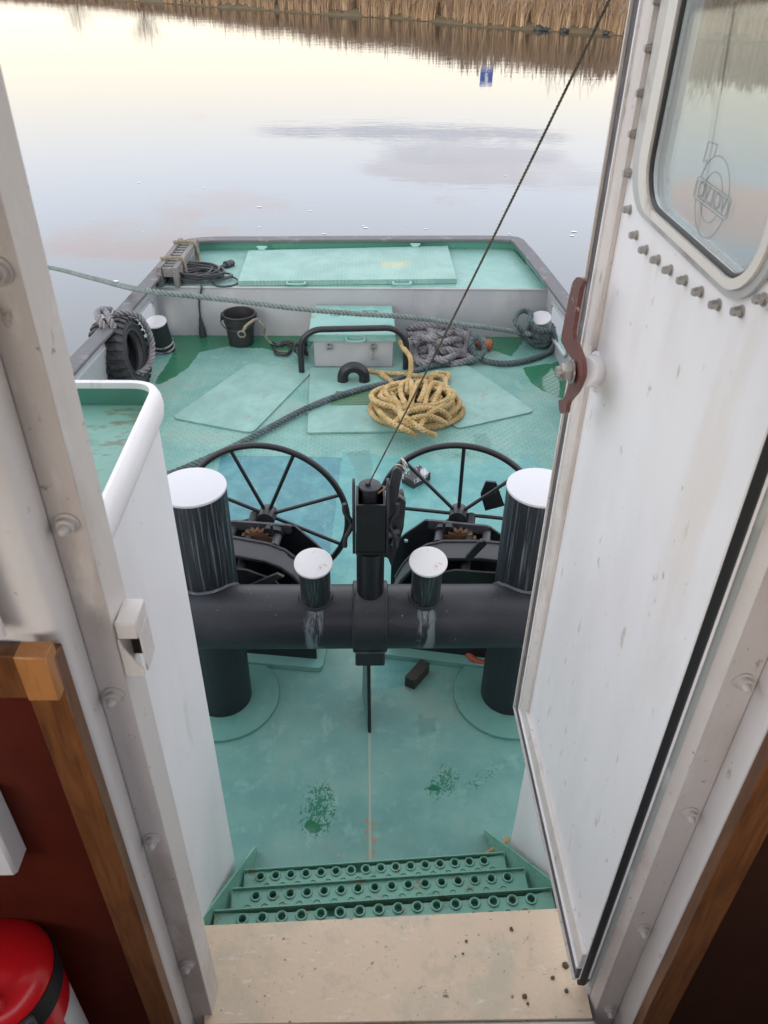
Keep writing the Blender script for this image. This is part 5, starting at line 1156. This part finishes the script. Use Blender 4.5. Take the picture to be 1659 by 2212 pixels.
tm = bpy.data.meshes.new_from_object(to.evaluated_get(bpy.context.evaluated_depsgraph_get())); bpy.data.objects.remove(to)
xs_ = [v.co.x for v in tm.vertices]; k_ = (2*hw-.024)/(max(xs_)-min(xs_))
pw = Vector(dr.location)
for v in tm.vertices: u_, w_ = v.co.x*k_, v.co.y*1.0; v.co = D(cu+u_, cv+w_, -.0055-v.co.z)-pw
tm.name = 'lettering'; tm.materials.clear(); tm.materials.append(etch); lo = bpy.data.objects.new('lettering', tm); COL.objects.link(lo); lo.parent = pane
# hex bolts round the window
def hexbolt(p, n, mat, parent, r=.0078, name='bolt'):
    m = MB(); q = Vector(n).to_track_quat('Z', 'Y').to_matrix(); p = Vector(p); n = Vector(n).normalized()
    m.cyl(p, p+n*.002, r*1.25, n=20); m.cyl(p+n*.002, p+n*.0115, r, n=6); m.cyl(p+n*.0115, p+n*.015, r*.80, n=14); return m.build(name, mat, parent, loc=p)
bp = [(.757, 2.86), (.757, 2.78), (.758, 2.705), (.758, 2.63), (.76, 2.555), (.76, 2.483), (.75, 2.412), (.710, 2.352), (.644, 2.321), (.576, 2.314), (.507, 2.318), (.441, 2.322), (.370, 2.329), (.301, 2.335), (.231, 2.341), (.157, 2.360), (.106, 2.398)]
ob = hexbolt(D(*bp[0], .0005), DN, M['steel'], dr)
for u, v in bp[1:]: copy_part(ob, D(u, v, .0005)-pw)
# dog lever on its bracket
LW = .075
lv = [Dpx(x, y, LW) for x, y in ((1262, 600), (1250, 598), (1240, 612), (1222, 700), (1215, 735), (1228, 760), (1240, 775), (1230, 800), (1233, 830), (1222, 862), (1210, 864), (1213, 893), (1226, 893), (1230, 868), (1250, 845), (1264, 810), (1262, 778), (1248, 740), (1240, 722), (1247, 680), (1258, 620), (1266, 608))]
m = MB(); m.prism(roundpoly(lv, .012, 3), D, LW-.005, LW+.005); bm = m.bm
bmesh.ops.recalc_face_normals(bm, faces=bm.faces)
dl = m.build('lever', M['lever'], dr)
bu, bv_ = Dpx(1290, 802, .0); pu, pv = Dpx(1246, 803, LW)
m = MB(); m.cyl(D(bu, bv_, .0), D(pu, pv, LW-.011), .036, .034, 28, bev=.003); m.torus(D(bu, bv_, .004), .040, .007, DN, 28, 8); m.build('lever_bracket', M['white'], dr)
dirv = (D(pu, pv, LW)-D(bu, bv_, 0)).normalized()
m = MB(); q = D(pu, pv, LW+.010); m.cyl(q, q+DN*.004, .026, n=24); m.cyl(q+DN*.004, q+DN*.026, .021, n=6, bev=.002); m.cyl(q+DN*.026, q+DN*.036, .012, n=14); m.build('lever_nut', M['steel'], dl)
q = D(bu, bv_, 0).lerp(D(pu, pv, LW-.011), .45)+Vector((0, 0, -.008)); tocam = (Vector((-DU.x, -DU.y, 0))+DN*.5).normalized(); q = q+tocam*.033
m = MB(); m.cyl(q, q+tocam*.010, .013, n=6, bev=.001); m.build('lock_screw', M['brass'], dl)
